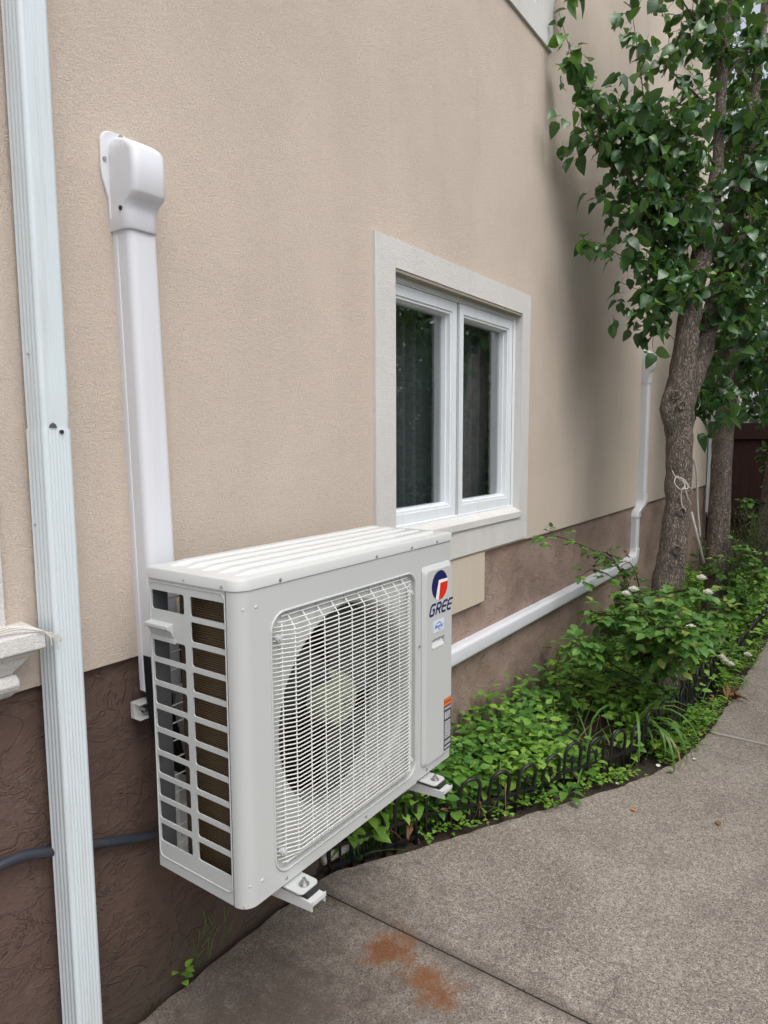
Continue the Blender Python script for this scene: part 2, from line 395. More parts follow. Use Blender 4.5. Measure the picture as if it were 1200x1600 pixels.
def thing(name, label, cat, group=None):
    o = bpy.data.objects.new(name, None); o.empty_display_size = .1; col.objects.link(o)
    return tag(o, label, cat, group)

def smoothpath(pts, n=6):
    pts = [Vector(p) for p in pts]; P = [pts[0]] + pts + [pts[-1]]; out = []
    for i in range(1, len(P) - 2):
        for q in range(n):
            t = q / n; a, b, c, d = P[i-1], P[i], P[i+1], P[i+2]
            out.append(.5 * ((2*b) + (c - a)*t + (2*a - 5*b + 4*c - d)*t*t + (3*b - a - 3*c + d)*t**3))
    out.append(pts[-1]); return out

def dedupe(o):
    bm = bmesh.new(); bm.from_mesh(o.data); bmesh.ops.remove_doubles(bm, verts=bm.verts, dist=1e-5)
    bmesh.ops.recalc_face_normals(bm, faces=bm.faces); bm.to_mesh(o.data); bm.free()
    if len(o.data.polygons) and o.data.polygons[0].use_smooth: o.data.set_sharp_from_angle(angle=R(32))
    return o

# ------------------------------------------------------------------ ground, path
g = MB(); g.add([(-60,-60,-.09),(120,-60,-.09),(120,60,-.09),(-60,60,-.09)], [(0,1,2,3)])
tag(g.build('ground', 'soil'), kind='structure')

EDGE = [(-3,-.012),(.6,-.015),(1.02,-.02),(1.58,-.022),(1.80,-.03),(1.89,-.055),(2.14,-.205),(2.36,-.325),(2.68,-.50),(3.11,-.74),(3.35,-.85),(3.56,-.92),(3.8,-.965),(4.06,-.99),(4.8,-1.02),(6.2,-1.06),(9,-1.12),(12.3,-1.18)]
def edge_y(x):
    for (a, b), (c, d) in zip(EDGE, EDGE[1:]):
        if a <= x <= c: return b + (d - b) * (x - a) / (c - a)
    return -1.2
def slab(x0, x1):
    m = MB(); xs = [x0]; x = x0
    while x < x1 - .02: x = min(x + .045, x1); xs.append(x)
    rr = random.Random(int(x0 * 10))
    top = [(x, edge_y(x) + (rr.uniform(-.006, .006) if 0 < i < len(xs) - 1 else 0)) for i, x in enumerate(xs)]
    ring = top + [(x1, -6.0), (x0, -6.0)]
    n = len(ring)
    vs = [(a, b, 0.0) for a, b in ring] + [(a, b, -.1) for a, b in ring]
    m.add(vs, [tuple(range(n - 1, -1, -1))] + [(i, (i+1) % n, n + (i+1) % n, n + i) for i in range(n)])
    return m
pr = None
cuts = [-3, 1.759, 4.028, 6.4, 8.8, 12.3]
for i in range(5):
    sm = slab(cuts[i] + .0022, cuts[i+1] - .0022)
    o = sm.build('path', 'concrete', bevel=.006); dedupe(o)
    if pr is None: pr = tag(o, kind='structure')
    else: o.parent = pr; o.name = 'slab'
j = MB(); j.box(1.7565, 1.7615, -6, -.03, -.05, -.003); o = j.build('joint', 'joint', pr)
j = MB(); j.box(4.018, 4.038, -6, -1.0, -.05, .003); o = j.build('joint_filler', 'caulk', pr)

# bed soil mesh with relief
b = MB(); NX, NY = 120, 22
def bed_h(x, y): return -.02 + .025 * noise.noise(Vector((x * 2.2, y * 2.2, 3))) + .012 * noise.noise(Vector((x * 9, y * 9, 1)))
vs = []
for i in range(NX + 1):
    x = 1.7 + 10.4 * i / NX
    for k in range(NY + 1):
        y = .06 + (edge_y(x) - .03 - .06) * k / NY
        vs.append((x, y, bed_h(x, y) if k < NY else -.03))
b.add(vs, [(i*(NY+1)+k, i*(NY+1)+k+1, (i+1)*(NY+1)+k+1, (i+1)*(NY+1)+k) for i in range(NX) for k in range(NY)])
tag(b.build('soil_bed', 'soil', smooth=True), kind='structure')

# ------------------------------------------------------------------ house
house = thing('house', 'beige stucco house with brown rendered base and grey-white window surrounds', 'house')
def wall_grid(x0, x1, z0, z1, holes, y, fnm):
    m = MB(); xs = sorted({x0, x1, *[h[0] for h in holes], *[h[1] for h in holes]}); zs = sorted({z0, z1, *[h[2] for h in holes], *[h[3] for h in holes]})
    idx = {}; vs = []; fs = []
    def vid(a, c):
        if (a, c) not in idx: idx[(a, c)] = len(vs); vs.append((a, y, c))
        return idx[(a, c)]
    for a, a2 in zip(xs, xs[1:]):
        for c, c2 in zip(zs, zs[1:]):
            if any(h[0] <= a and a2 <= h[1] and h[2] <= c and c2 <= h[3] for h in holes): continue
            fs.append((vid(a, c), vid(a2, c), vid(a2, c2), vid(a, c2)))
    m.add(vs, fs); return m
HX = 9.62
W1 = (2.345, 3.605, 1.232, 2.325); W2 = (2.62, 3.80, 3.98, 5.2); W0 = (-.55, .60, 1.32, 2.45)
wm = wall_grid(-3, HX, 1.045, 7.2, [W1, W2, W0], 0.0, None)
wm.add([(-3,0,1.045),(HX,0,1.045),(HX,.30,1.045),(-3,.30,1.045)], [(0,1,2,3)])
wm.add([(HX,0,1.045),(HX,6,1.045),(HX,6,7.2),(HX,0,7.2)], [(0,1,2,3)])
wm.add([(-3,0,7.2),(HX,0,7.2),(HX,6,7.2),(-3,6,7.2)], [(0,1,2,3)])
wm.add([(-3,0,1.045),(-3,6,1.045),(-3,6,7.2),(-3,0,7.2)], [(0,1,2,3)])
wm.add([(-3,6,0),(HX,6,0),(HX,6,7.2),(-3,6,7.2)], [(0,1,2,3)])
wm.build('wall', 'stucco', house)
# base, with real trowel relief near the camera
bm_ = MB(); vs = []; XS = [-3 + .05 * i for i in range(int((HX + 3) / .05) + 1)]; XS[-1] = HX - .01; ZS = [-.12 + .045 * i for i in range(27)]
for x in XS:
    for z in ZS:
        vs.append((x, .022 + .007 * noise.noise(Vector((x * 5, z * 5, 0))), z))
nz_ = len(ZS); bm_.add(vs, [(i*nz_+k, (i+1)*nz_+k, (i+1)*nz_+k+1, i*nz_+k+1) for i in range(len(XS)-1) for k in range(nz_-1)])
bm_.add([(HX-.01,.02,-.1),(HX-.01,6,-.1),(HX-.01,6,1.05),(HX-.01,.02,1.05)], [(0,1,2,3)])
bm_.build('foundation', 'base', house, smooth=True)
p_ = MB(); p_.box(2.15, 3.20, -.004, .03, .778, 1.0445); p_.build('stucco_patch', 'patch', house, bevel=.004)

def trim(name, hole, outer, y=-.015, rev=.030, bottom_top=None):
    m = MB(); fn = lambda a, c, d: (a, y + d, c)
    m.holed(outer, hole, .002, fn, depth=-y + rev, k=1)
    a0, a1, b0, b1 = outer; q = [(a0, b0), (a1, b0), (a1, b1), (a0, b1)]
    m.loft([[(a, y, c) for a, c in q], [(a, 0.02, c) for a, c in q]], cap=False)
    o = m.build(name, 'trim', house); dedupe(o)
    return o

def window_unit(hole, outer, sill=True, curtains=True, screen=False, label=None):
    win = trim('window', hole, outer)
    if label: win['label'] = label
    x0, x1, z0, z1 = hole; fy = .026
    # fixed frame
    f = MB(); t = .028
    for k, (dd, yy) in enumerate(((0, 0.0), (.012, -.006), (.020, .004))): pass
    f.box(x0 - .002, x1 + .002, fy, fy + .09, z1 - t, z1 + .004); f.box(x0 - .002, x1 + .002, fy, fy + .09, z0 - .004, z0 + t)
    f.box(x0 - .002, x0 + t, fy, fy + .09, z0 + t, z1 - t); f.box(x1 - t, x1 + .002, fy, fy + .09, z0 + t, z1 - t)
    f.box(x0 + t, x1 - t, fy + .006, fy + .012, z1 - t - .010, z1 - t); f.build('frame', 'pvc', win, bevel=.003)
    xm = (x0 + x1) / 2 - .02
    for (a, c, off) in ((x0 + t, xm - .003, .010), (xm + .003, x1 - t, .004)):
        s = MB(); w = .066; y0 = fy + off; za, zb = z0 + t, z1 - t - .012
        fn = lambda u, v, d, y0=y0: (u, y0 + d, v)
        s.holed((a, c, za, zb), (a + w*.70, c - w*.70, za + w*.70, zb - w*.70), .002, fn, depth=.006, k=1)
        fn2 = lambda u, v, d, y0=y0: (u, y0 + .006 + d, v)
        s.holed((a + w*.70, c - w*.70, za + w*.70, zb - w*.70), (a + w*.88, c - w*.88, za + w*.88, zb - w*.88), .002, fn2, depth=.022, k=1)
        fn3 = lambda u, v, d, y0=y0: (u, y0 + .028 + d, v)
        s.holed((a + w*.88, c - w*.88, za + w*.88, zb - w*.88), (a + w, c - w, za + w, zb - w), .002, fn3, depth=.034, k=1)
        s.box(a, a + .004, y0, y0 + .05, za, zb); s.box(c - .004, c, y0, y0 + .05, za, zb)
        o = s.build('sash', 'pvc', win); dedupe(o)
        gl = MB(); gl.box(a + w - .004, c - w + .004, y0 + .050, y0 + .056, za + w - .004, zb - w + .004); gl.build('pane', 'glass', win)
    # room box
    r = MB(); e = .25
    r.add([(x0-e,.16,z0-.9),(x1+e,.16,z0-.9),(x1+e,2.6,z0-.9),(x0-e,2.6,z0-.9),(x0-e,.16,z1+.3),(x1+e,.16,z1+.3),(x1+e,2.6,z1+.3),(x0-e,2.6,z1+.3)],
          [(0,1,2,3),(7,6,5,4),(1,2,6,5),(2,3,7,6),(3,0,4,7)])
    r.build('room', 'roomwall', win)
    if curtains:
        c = MB(); n = 150; xa, xb = x0 - .05, x1 + .05; rows = [z0 - .3, z1 + .1]
        vs = []
        for i in range(n + 1):
            t_ = i / n; x = xa + (xb - xa) * t_
            y = .22 + .022 * math.sin(x * 52 + 2.2 * math.sin(x * 7)) + .012 * math.sin(x * 131)
            for z in rows: vs.append((x, y, z))
        c.add(vs, [(2*i, 2*i+2, 2*i+3, 2*i+1) for i in range(n)])
        c.build('curtain', 'curtain', win, smooth=True)
    return win
M['reveal'] = simple('stained_beige_render', (.33, .295, .24), .9, .2, .15, 12, bumpy=.5, bscale=200)
w = window_unit(W1, (2.205, 3.715, 1.060, 2.437), label='wide two-sash window with sheer curtain above the air conditioner')
hd = MB(); hd.box(W1[0] + .002, W1[1] - .002, -.012, .026, W1[3] - .014, W1[3] - .0015); hd.build('head_lining', 'reveal', w)
# sloping stucco sill in the opening
s = MB(); x0, x1 = W1[0] + .001, W1[1] - .001
s.prism([(-.026, 1.19), (-.026, 1.226), (.027, 1.250), (.027, 1.19)], lambda p, t: (t, p[0], p[1]), x0 - .0, x1 + .0)
s.build('sill', 'trim', w, bevel=.003)
window_unit(W2, (2.47, 3.955, 3.835, 5.35), label='upstairs window cut off by the top of the photo')
w0 = window_unit(W0, (-.70, .745, 1.20, 2.6), label='window at the left edge with moulded cornice sill')
c = MB()
fx = lambda p, t: (t, p[0], p[1])
c.prism([(0.02, 1.212), (-.098, 1.204), (-.100, 1.166), (-.088, 1.160), (0.02, 1.160)], fx, -.75, .792)
c.loft([[(-.74, y, z) for y, z in pr_] if k == 0 else [(.782 - .9 * max(0, (1.16 - z)), y, z) for y, z in pr_] for k, pr_ in enumerate([[(.02, 1.1595), (-.086, 1.1595), (-.080, 1.150), (-.070, 1.146), (-.066, 1.132), (-.056, 1.118), (-.052, 1.108), (.02, 1.108)]] * 2)])
c.loft([[(t, y, z) for y, z in [(.02, 1.1075), (-.060, 1.1075), (-.070, 1.100), (-.074, 1.088), (-.068, 1.076), (-.052, 1.069), (-.046, 1.060), (-.030, 1.050), (.02, 1.046)]] for t in (-.74, .742)])
c.build('cornice', 'trim', w0, bevel=.003)

# ------------------------------------------------------------------ left downspout
def spout_section(x0, x1, yb, yf, z, ridge=.0016, wf=1.0):
    pts = []; r = .010
    # left side back -> front with grooves
    n = 22
    for i in range(n + 1):
        t = i / n; y = yb + (yf + r - yb) * t
        pts.append((x0 + ridge * (1 - math.cos(t * 2 * PI * 4)) * .8, y, z))
    for q in range(1, 5): a = R(180 + 90 * q / 5); pts.append((x0 + r + r * math.cos(a), yf + r + r * math.sin(a), z))
    n = 40
    for i in range(n + 1):
        t = i / n; x = x0 + r + (x1 - x0 - 2 * r) * t
        pts.append((x, yf + ridge * wf * (1 - math.cos(t * 2 * PI * 6)) * .5, z))
    for q in range(1, 5): a = R(270 + 90 * q / 5); pts.append((x1 - r + r * math.cos(a), yf + r + r * math.sin(a), z))
    for i in range(n // 2 + 1):
        t = i / (n // 2); pts.append((x1 - ridge * (1 - math.cos(t * 2 * PI * 4)) * .8, yf + r + (yb - yf - r) * t, z))
    return pts
def lerp_rows(zs, f): return [f(z) for z in zs]
dsp = thing('downspout', 'wide pale blue-grey ribbed downspout in front of the wall at left', 'downspout')
def sx(z): return .822 - .002 * (z - 1.17)
m = MB(); m.loft([spout_section(sx(z) - .001, sx(z) + .0675, -.014, -.088, z, .0015, .6) for z in (-.0, .3, .8, 1.2, 1.662)])
dl = m.build('lower_pipe', 'spout', dsp, smooth='auto')
m = MB(); rows = []
for z, dx in ((1.640, .006), (1.668, .0035), (1.70, .001), (1.75, 0), (2.2, 0), (3.2, 0), (5.0, 0), (7.1, 0)):
    rows.append(spout_section(sx(z) + dx * .3, sx(z) + .0665 - dx * .6, -.016, -.0865 + dx * .3, z, .0012, .2))
m.loft(rows); m.build('upper_pipe', 'spout', dsp, smooth='auto')
m = MB(); m.tube([(.862, -.087, 1.655), (.862, -.092, 1.655)], .0045, 10)
m.build('screw', 'rubber', dsp)
for (y, z) in ((-.045, 1.83), (-.03, 1.44)):
    m = MB(); m.tube([(sx(z) + .001, y, z), (sx(z) - .004, y, z)], .0028, 8); m.build('rivet', 'alu', dsp)
m = MB()  # torn paint flap / dent at the joint
m.add([(.832, -.0895, 1.664), (.852, -.0900, 1.663), (.848, -.0915, 1.672), (.840, -.0925, 1.676), (.834, -.091, 1.671)], [(0, 1, 2, 3, 4)])
m.build('dent', 'galv', dsp)

# ------------------------------------------------------------------ duct covers
def dsec(cx, w, d, fn, r=.019, k=6, y0=0.0):
    pts = [(cx - w/2, y0), (cx - w/2, -d + r)]
    for q in range(1, k): a = R(180 + 90 * q / k); pts.append((cx - w/2 + r + r*math.cos(a), -d + r + r*math.sin(a)))
    pts += [(cx - w/2 + r, -d), (cx + w/2 - r, -d)]
    for q in range(1, k): a = R(270 + 90 * q / k); pts.append((cx + w/2 - r + r*math.cos(a), -d + r + r*math.sin(a)))
    pts += [(cx + w/2, -d + r), (cx + w/2, y0)]
    return [fn(a, b) for a, b in pts]
def dcx(z): return 1.147 - .022 * (z - .95)
duct = thing('line_cover', 'tall white duct cover running up the wall from the air conditioner', 'duct cover', None)
m = MB(); m.loft([dsec(dcx(z) + .002, .094 - .006 * (z - .95), .068, lambda a, b, z=z: (a, b, z), r=.019) for z in (.945, 1.4, 1.8, 2.19)]); m.build('cover', 'duct', duct, smooth='auto')
m = MB(); m.loft([dsec(dcx(z) + .002, .099 - .006 * (z - .95), .018, lambda a, b, z=z: (a, b, z), r=.004) for z in (.947, 1.4, 1.8, 2.19)]); m.build('base_channel', 'duct', duct, smooth='auto')
m = MB(); rows = []
for z, wd, d, r in ((2.163, .092, .075, .026), (2.168, .096, .078, .026), (2.205, .096, .078, .026), (2.222, .096, .080, .022), (2.232, .096, .090, .018), (2.242, .096, .106, .018), (2.249, .097, .110, .018), (2.30, .098, .112, .018), (2.345, .098, .110, .020), (2.358, .097, .102, .022), (2.370, .094, .086, .024), (2.380, .086, .060, .028), (2.390, .074, .034, .016), (2.394, .06, .012, .005)):
    rows.append(dsec(dcx(2.28), wd, d, lambda a, b, z=z: (a, b, z), r=r, k=8))
m.loft(rows); cap_ = m.build('wall_cap', 'duct', duct, smooth='auto')
m = MB(); ol = []
cx = dcx(2.3)
for a_, z_ in ((-.049, 2.19), (-.051, 2.24), (-.066, 2.285), (-.069, 2.31), (-.069, 2.36)): ol.append((cx + a_, z_))
for q in range(1, 8): t = R(180 - 90 * q / 7); ol.append((cx - .035 + .034 * math.cos(t), 2.374 + .034 * math.sin(t)))
for q in range(0, 8): t = R(90 - 90 * q / 7); ol.append((cx + .035 + .034 * math.cos(t), 2.374 + .034 * math.sin(t)))
for a_, z_ in ((.069, 2.31), (.066, 2.285), (.051, 2.24), (.049, 2.19)): ol.append((cx + a_, z_))
m.prism(ol, lambda p, t: (p[0], t, p[1]), 0.001, -.008); m.build('flange', 'duct', cap_, bevel=.003)
for a_, y_, z_ in ((cx - .012, -.009, 2.402), (cx - .060, -.009, 2.335)):
    m = MB(); m.tube([(a_, y_ + .002, z_), (a_, y_ - .003, z_)], .005, 10); m.build('screw', 'alu', cap_)
m = MB(); m.tube([(cx - .047, -.050, 2.212), (cx - .0505, -.050, 2.212)], .006, 8); m.build('clip_slot', 'rubber', cap_)

# second run: down the wall, round the base, along to the unit
d2 = thing('line_cover', 'long white duct cover with elbows running down the wall then along the brown base', 'duct cover')
X2 = 6.20
m = MB(); m.loft([dsec(X2, .086, .064, lambda a, b, z=z: (a, b, z)) for z in (1.12, 1.6, 2.16)]); m.build('vertical_cover', 'duct', d2, smooth='auto')
m = MB(); m.loft([dsec(X2, wd, d, lambda a, b, z=z: (a, b, z), r=.026) for z, wd, d in ((2.11, .094, .071), (2.20, .094, .072), (2.235, .100, .100), (2.33, .104, .104), (2.36, .10, .095), (2.385, .088, .05), (2.395, .07, .01))])
c2 = m.build('wall_cap', 'duct', d2, smooth='auto')
m = MB(); rows = []
for z, dx, wd, dy in ((1.15, 0, .094, 0), (1.10, 0, .096, 0), (1.06, -.012, .098, 0), (1.02, -.045, .098, .015), (.99, -.075, .096, .03), (.95, -.085, .095, .03)):
    rows.append(dsec(X2 + dx, wd, .071, lambda a, b, z=z, dy=dy: (a, b + dy, z)))
m.loft(rows); m.build('offset_elbow', 'duct', d2, smooth='auto')
XB = X2 - .085
m = MB(); m.loft([dsec(XB, .086, .064, lambda a, b, z=z: (a, b + .03, z)) for z in (.65, .96)]); m.build('drop_cover', 'duct', d2, smooth='auto')
m = MB(); rows = []
for q in range(9):
    t = R(90 * q / 8); cxx, czz = XB - .10, .67; rad = .10
    # sweep section from vertical to horizontal
    rows.append(dsec(0, .096, .071, lambda a, b, t=t: (cxx + (rad + a) * math.cos(t), b + .03, czz - (rad + a) * math.sin(t))))
m.loft(rows); m.build('corner_elbow', 'duct', d2, smooth='auto')
ZH = .570
for (xa, xb) in ((4.85, XB - .08), (2.0, 4.85)):
    m = MB(); m.loft([dsec(0, .086, .064, lambda a, b, x=x: (x, b + .03, ZH - a)) for x in (xa + .002, (xa + xb) / 2, xb - .002)]); m.build('horizontal_cover', 'duct', d2, smooth='auto')
m = MB(); m.loft([dsec(0, .093, .068, lambda a, b, x=x: (x, b + .03, ZH - a)) for x in (4.825, 4.875)]); m.build('coupling', 'duct', d2, smooth='auto')
m = MB(); m.loft([dsec(0, .093, .068, lambda a, b, x=x: (x, b + .03, ZH - a)) for x in (XB - .16, XB - .09)]); m.build('coupling', 'duct', d2, smooth='auto')

# far downspout
fd = thing('downspout', 'narrow white downspout at the far corner of the house behind the trees', 'downspout')
m = MB(); m.loft([spout_section(9.36, 9.45, -.014, -.085, z) for z in (.70, 2, 4, 7.1)]); m.build('pipe', 'spout', fd, smooth='auto')
m = MB(); m.tube([(9.405, -.05, .74), (9.405, -.07, .66), (9.405, -.16, .58)], [.045, .045, .045], 8); m.build('outlet_elbow', 'spout', fd, smooth=True)

# ------------------------------------------------------------------ air conditioner
ac = thing('air_conditioner', 'white outdoor air conditioner unit with wire fan grille hung on wall brackets', 'air conditioner')
ac.location = (0, 0, 0)
AX0, AX1, AF, AB, AZ0, AZ1 = 1.05, 2.035, -.456, -.125, .505, 1.287
SEAM = 1.813; RC = .038
GH = (1.155, 1.800, .545, 1.212)
# front panel
m = MB(); fn = lambda a, c, d: (a, AF + d, c)
m.holed((AX0 + RC, SEAM - .0012, AZ0, AZ1), GH, .045, fn, depth=.012, k=8)
arc = [(AX0 + RC - RC * math.sin(R(90 * q / 8)), AF + RC - RC * math.cos(R(90 * q / 8))) for q in range(9)] + [(AX0, AF + RC + .0035), (AX0 + .006, AF + RC + .0035)]
m.add([(x, y, z) for z in (AZ0, AZ1) for x, y in arc], [(i + 1, i, i + len(arc), i + 1 + len(arc)) for i in range(len(arc) - 1)])
m.add([(AX0 + RC, AF, AZ0), (SEAM - .0012, AF, AZ0), (SEAM - .0012, AF + .03, AZ0), (AX0 + RC, AF + .03, AZ0)], [(0, 1, 2, 3)])
m.add([(SEAM - .0012, AF, AZ0), (SEAM - .0012, AF, AZ1), (SEAM - .0012, AF + .012, AZ1), (SEAM - .0012, AF + .012, AZ0)], [(0, 1, 2, 3)])
fp = m.build('front_panel', 'ac', ac, smooth='auto'); dedupe(fp)
# embossed rim round the grille opening
m = MB(); ri = m.holed((0, 0, 0, 0), (GH[0]-.004, GH[1]+.004, GH[2]-.004, GH[3]+.004), .049, fn, face=False, k=10)
m = MB(); m.tube([(a, AF - .0005, c) for a, c in ri + ri[:1]], .0035, 6, cap=False); m.build('grille_rim', 'ac', fp, smooth=True)
# shroud: dished plate with circular mouth
CX, CZ, CR = 1.482, .885, .300
m = MB(); fn1 = lambda a, c, d: (a, AF + .012 + d, c)
m.holed((GH[0]-.02, GH[1]+.02, GH[2]-.02, GH[3]+.02), (CX-CR, CX+CR, CZ-CR, CZ+CR), CR, fn1, k=20)
lo = []
for (rr, dd) in ((CR, .012), (CR-.008, .018), (CR-.014, .030), (CR-.016, .060), (CR-.016, .150)):
    lo.append([(CX + rr*math.cos(2*PI*q/96), AF + dd, CZ + rr*math.sin(2*PI*q/96)) for q in range(96)])
m.loft(lo, cap=False); m.build('shroud', 'ac', ac, smooth='auto')
m = MB(); m.add([(AX0+.05, -.20, AZ0+.01), (SEAM, -.20, AZ0+.01), (SEAM, -.20, AZ1-.01), (AX0+.05, -.20, AZ1-.01)], [(0,1,2,3)])
m.add([(SEAM,-.20,AZ0+.01),(SEAM,AF+.02,AZ0+.01),(SEAM,AF+.02,AZ1-.01),(SEAM,-.20,AZ1-.01)], [(0,1,2,3)])
m.build('inner_plate', 'coil', ac)
# fan
fanc = Vector((CX, AF + .085, CZ))
m = MB()
nb = 3
for k in range(nb):
    base = R(20 + 120 * k); vs = []; NR, NA = 10, 12
    for i in range(NR + 1):
        rr = .055 + (.278 - .055) * i / NR
        lead = .15 + .55 * (i / NR) ** 1.5; chord = R(58) + R(30) * math.sin(PI * min(1, i / NR * 1.1) * .5)
        for q in range(NA + 1):
            u = q / NA; t = base + lead + chord * (u - .5)
            y = fanc.y - .030 + .075 * u + .012 * math.sin(PI * u)
            r2 = rr - (.03 * (abs(u - .5) * 2) ** 4 if i == NR else 0)
            vs.append((CX + r2 * math.cos(t), y, CZ + r2 * math.sin(t)))
    m.add(vs, [(i*(NA+1)+q, (i+1)*(NA+1)+q, (i+1)*(NA+1)+q+1, i*(NA+1)+q+1) for i in range(NR) for q in range(NA)])
fan = m.build('fan', 'fan', ac, smooth=True)
m = MB(); lo = []
for rr, dd in ((.0, -.048), (.040, -.047), (.066, -.040), (.076, -.024), (.078, .03)):
    lo.append([(CX + max(rr, .001)*math.cos(2*PI*q/40), fanc.y + dd, CZ + max(rr, .001)*math.sin(2*PI*q/40)) for q in range(40)])
m.loft(lo); m.build('hub', 'hub', fan, smooth='auto')
m = MB(); m.tube([(CX, fanc.y - .045, CZ), (CX, fanc.y - .060, CZ)], .009, 6); m.build('shaft_nut', 'alu', fan)
# wire grille
def gd(a, lo_, hi_, w1=.030, w2=.062, right=False):
    s = min(a - lo_, hi_ - a); s = max(s, 0)
    if s < w1: return .012 * s / w1
    if s < w2: return .012 + .018 * (s - w1) / (w2 - w1)
    return .030
GX0, GX1, GZ0, GZ1 = GH[0] + .006, GH[1] - .006, GH[2] + .006, GH[3] - .006
def gy(x, z):
    zz = min(z - GZ0, GZ1 - z); zt = .030 if zz > .035 else .030 * max(zz, 0) / .035
    return AF + .008 - min(gd(x, GX0, GX1), zt)
m = MB(); nw = 58
for i in range(nw):
    z = GZ0 + .004 + (GZ1 - GZ0 - .008) * i / (nw - 1)
    inset = .04 * max(0, 1 - min(z - GZ0, GZ1 - z) / .04) ** 2
    xa, xb = GX0 + inset, GX1 - inset
    xs = sorted({xa, GX0 + .030, GX0 + .062, GX1 - .062, GX1 - .030, xb})
    xs = [x for x in xs if xa <= x <= xb]
    m.tube([(x, gy(x, z), z) for x in xs], .00185, 5)
vx = [1.189, 1.219] + [1.272 + .0585 * k for k in range(8)] + [1.730, 1.765]
for x in vx:
    zs = [GZ0, GZ0 + .012, GZ0 + .035, GZ1 - .035, GZ1 - .012, GZ1]
    if x < 1.2 or x > 1.75: zs = [GZ0 + .02, GZ0 + .035, GZ1 - .035, GZ1 - .02]
    m.tube([(x, gy(x, z) + .003, z) for z in zs], .0020, 5)
gr = m.build('grille', 'wire', ac, smooth=True)
for (a, c) in ((GX0 + .018, GZ1 - .055), (GX0 + .018, GZ0 + .045), (GX1 - .018, GZ1 - .055), (GX1 - .018, GZ0 + .045)):
    m = MB(); m.tube([(a, AF + .010, c), (a, AF - .004, c)], .010, 14); m.tube([(a, AF - .004, c), (a, AF - .0075, c)], .0058, 12); m.build('clip_screw', 'ac', gr, smooth='auto')
# service panel
m = MB(); m.box(SEAM + .0012, AX1 - .004, AF + .001, AF + .03, AZ0 + .002, AZ1 - .001); sp = m.build('service_panel', 'ac', ac, bevel=.002)
m = MB(); m.box(AX1 - .03, AX1, AF + .004, AB, AZ0, AZ1); m.build('right_panel', 'ac', ac, bevel=.002)
SX0, SX1, SZ0, SZ1 = 1.838, 2.026, .540, 1.222
m = MB(); lo = []
def rr_loop(x0, x1, z0, z1, r, y, k=7, rtr=None):
    out = []
    for (cx_, cz_, t0, q_) in ((x1 - r, z1 - r, 0, 0), (x0 + r, z1 - r, 90, 1), (x0 + r, z0 + r, 180, 2), (x1 - r, z0 + r, 270, 3)):
        for q in range(k + 1): t = R(t0 + 90 * q / k); out.append((cx_ + r * math.cos(t), y, cz_ + r * math.sin(t)))
    return out
HZ = (1.885, 1.968, .935, .972)   # hand grip
lo = [rr_loop(SX0, SX1, SZ0, SZ1, .020, AF + .0), rr_loop(SX0 + .001, SX1 - .001, SZ0 + .001, SZ1 - .001, .020, AF - .003), rr_loop(SX0 + .013, SX1 - .010, SZ0 + .010, SZ1 - .016, .014, AF - .013)]
m.loft(lo, cap=False)
FY = AF - .013
fnf = lambda a, c, d: (a, FY + d, c)
ring = lo[2]
# face: three bands, the middle one with the grip recess (rounded ends come from the loop)
xA, xB, zA, zB = SX0 + .013, SX1 - .010, SZ0 + .010, SZ1 - .016
n = len(ring); kk = n // 4
topc = [ring[i] for i in range(0, kk)] + [ring[i] for i in range(kk, 2*kk)]
botc = [ring[i] for i in range(2*kk, 3*kk)] + [ring[i] for i in range(3*kk, n)]
m.add(topc + [(xA, FY, 1.0), (xB, FY, 1.0)], [tuple(range(len(topc) + 2))])
m.add(botc + [(xB, FY, .90), (xA, FY, .90)], [tuple(range(len(botc) + 2))])
m.holed((xA, xB, .90, 1.0), HZ, .006, fnf, depth=.012, k=3)
m.add([(HZ[0], FY + .012, HZ[2]), (HZ[1], FY + .012, HZ[2]), (HZ[1], FY + .012, HZ[3]), (HZ[0], FY + .012, HZ[3])], [(0,1,2,3)])
cov = m.build('service_cover', 'ac', ac); dedupe(cov)
m = MB(); m.loft([[(HZ[0]+.003, FY + .010, HZ[2] + .002), (HZ[1]-.003, FY + .010, HZ[2] + .002), (HZ[1]-.003, FY + .010, HZ[3] - .012), (HZ[0]+.003, FY + .010, HZ[3] - .012)], [(HZ[0]+.003, FY - .0005, HZ[2] + .002), (HZ[1]-.003, FY - .0005, HZ[2] + .002), (HZ[1]-.003, FY - .0005, HZ[2] + .008), (HZ[0]+.003, FY - .0005, HZ[2] + .008)]])
m.build('grip_ramp', 'ac_lid', cov)
# maker's mark
LY = FY - .0006
def flat(m, pts, y=LY): m.add([(a, y, c) for a, c in pts], [tuple(range(len(pts)))])
LCX, LCZ, LR = 1.934, 1.150, .050
def lp(u, v): return (LCX + u * LR * 1.04, LCZ + v * LR)
m = MB()
# navy crescent: angles from upper right, over the top and round the left to the bottom
angs = [R(20 + (238 - 20) * q / 40) for q in range(41)]
inn = [(-.13, .34)]
arcp = [(math.cos(t), math.sin(t)) for t in angs]
for q in range(40):
    p, p2 = arcp[q], arcp[q + 1]
    flat(m, [lp(*p), lp(*p2), lp(-.13, .36)])
m.build('logo_disc', 'navy', cov)
m = MB(); a0, a1 = R(-98), R(8)
arcr = [(math.cos(a0 + (a1 - a0) * q / 24), math.sin(a0 + (a1 - a0) * q / 24)) for q in range(25)]
for q in range(24): flat(m, [lp(*arcr[q]), lp(*arcr[q + 1]), lp(.06, .13)])
m.build('logo_quarter', 'red', cov)
m = MB()
flat(m, [lp(-.13, .36), lp(.94, .34), lp(.99, .14), lp(.06, .13)]); flat(m, [lp(-.13, .36), lp(.06, .13), lp(-.14, -.99), lp(-.53, -.85)])
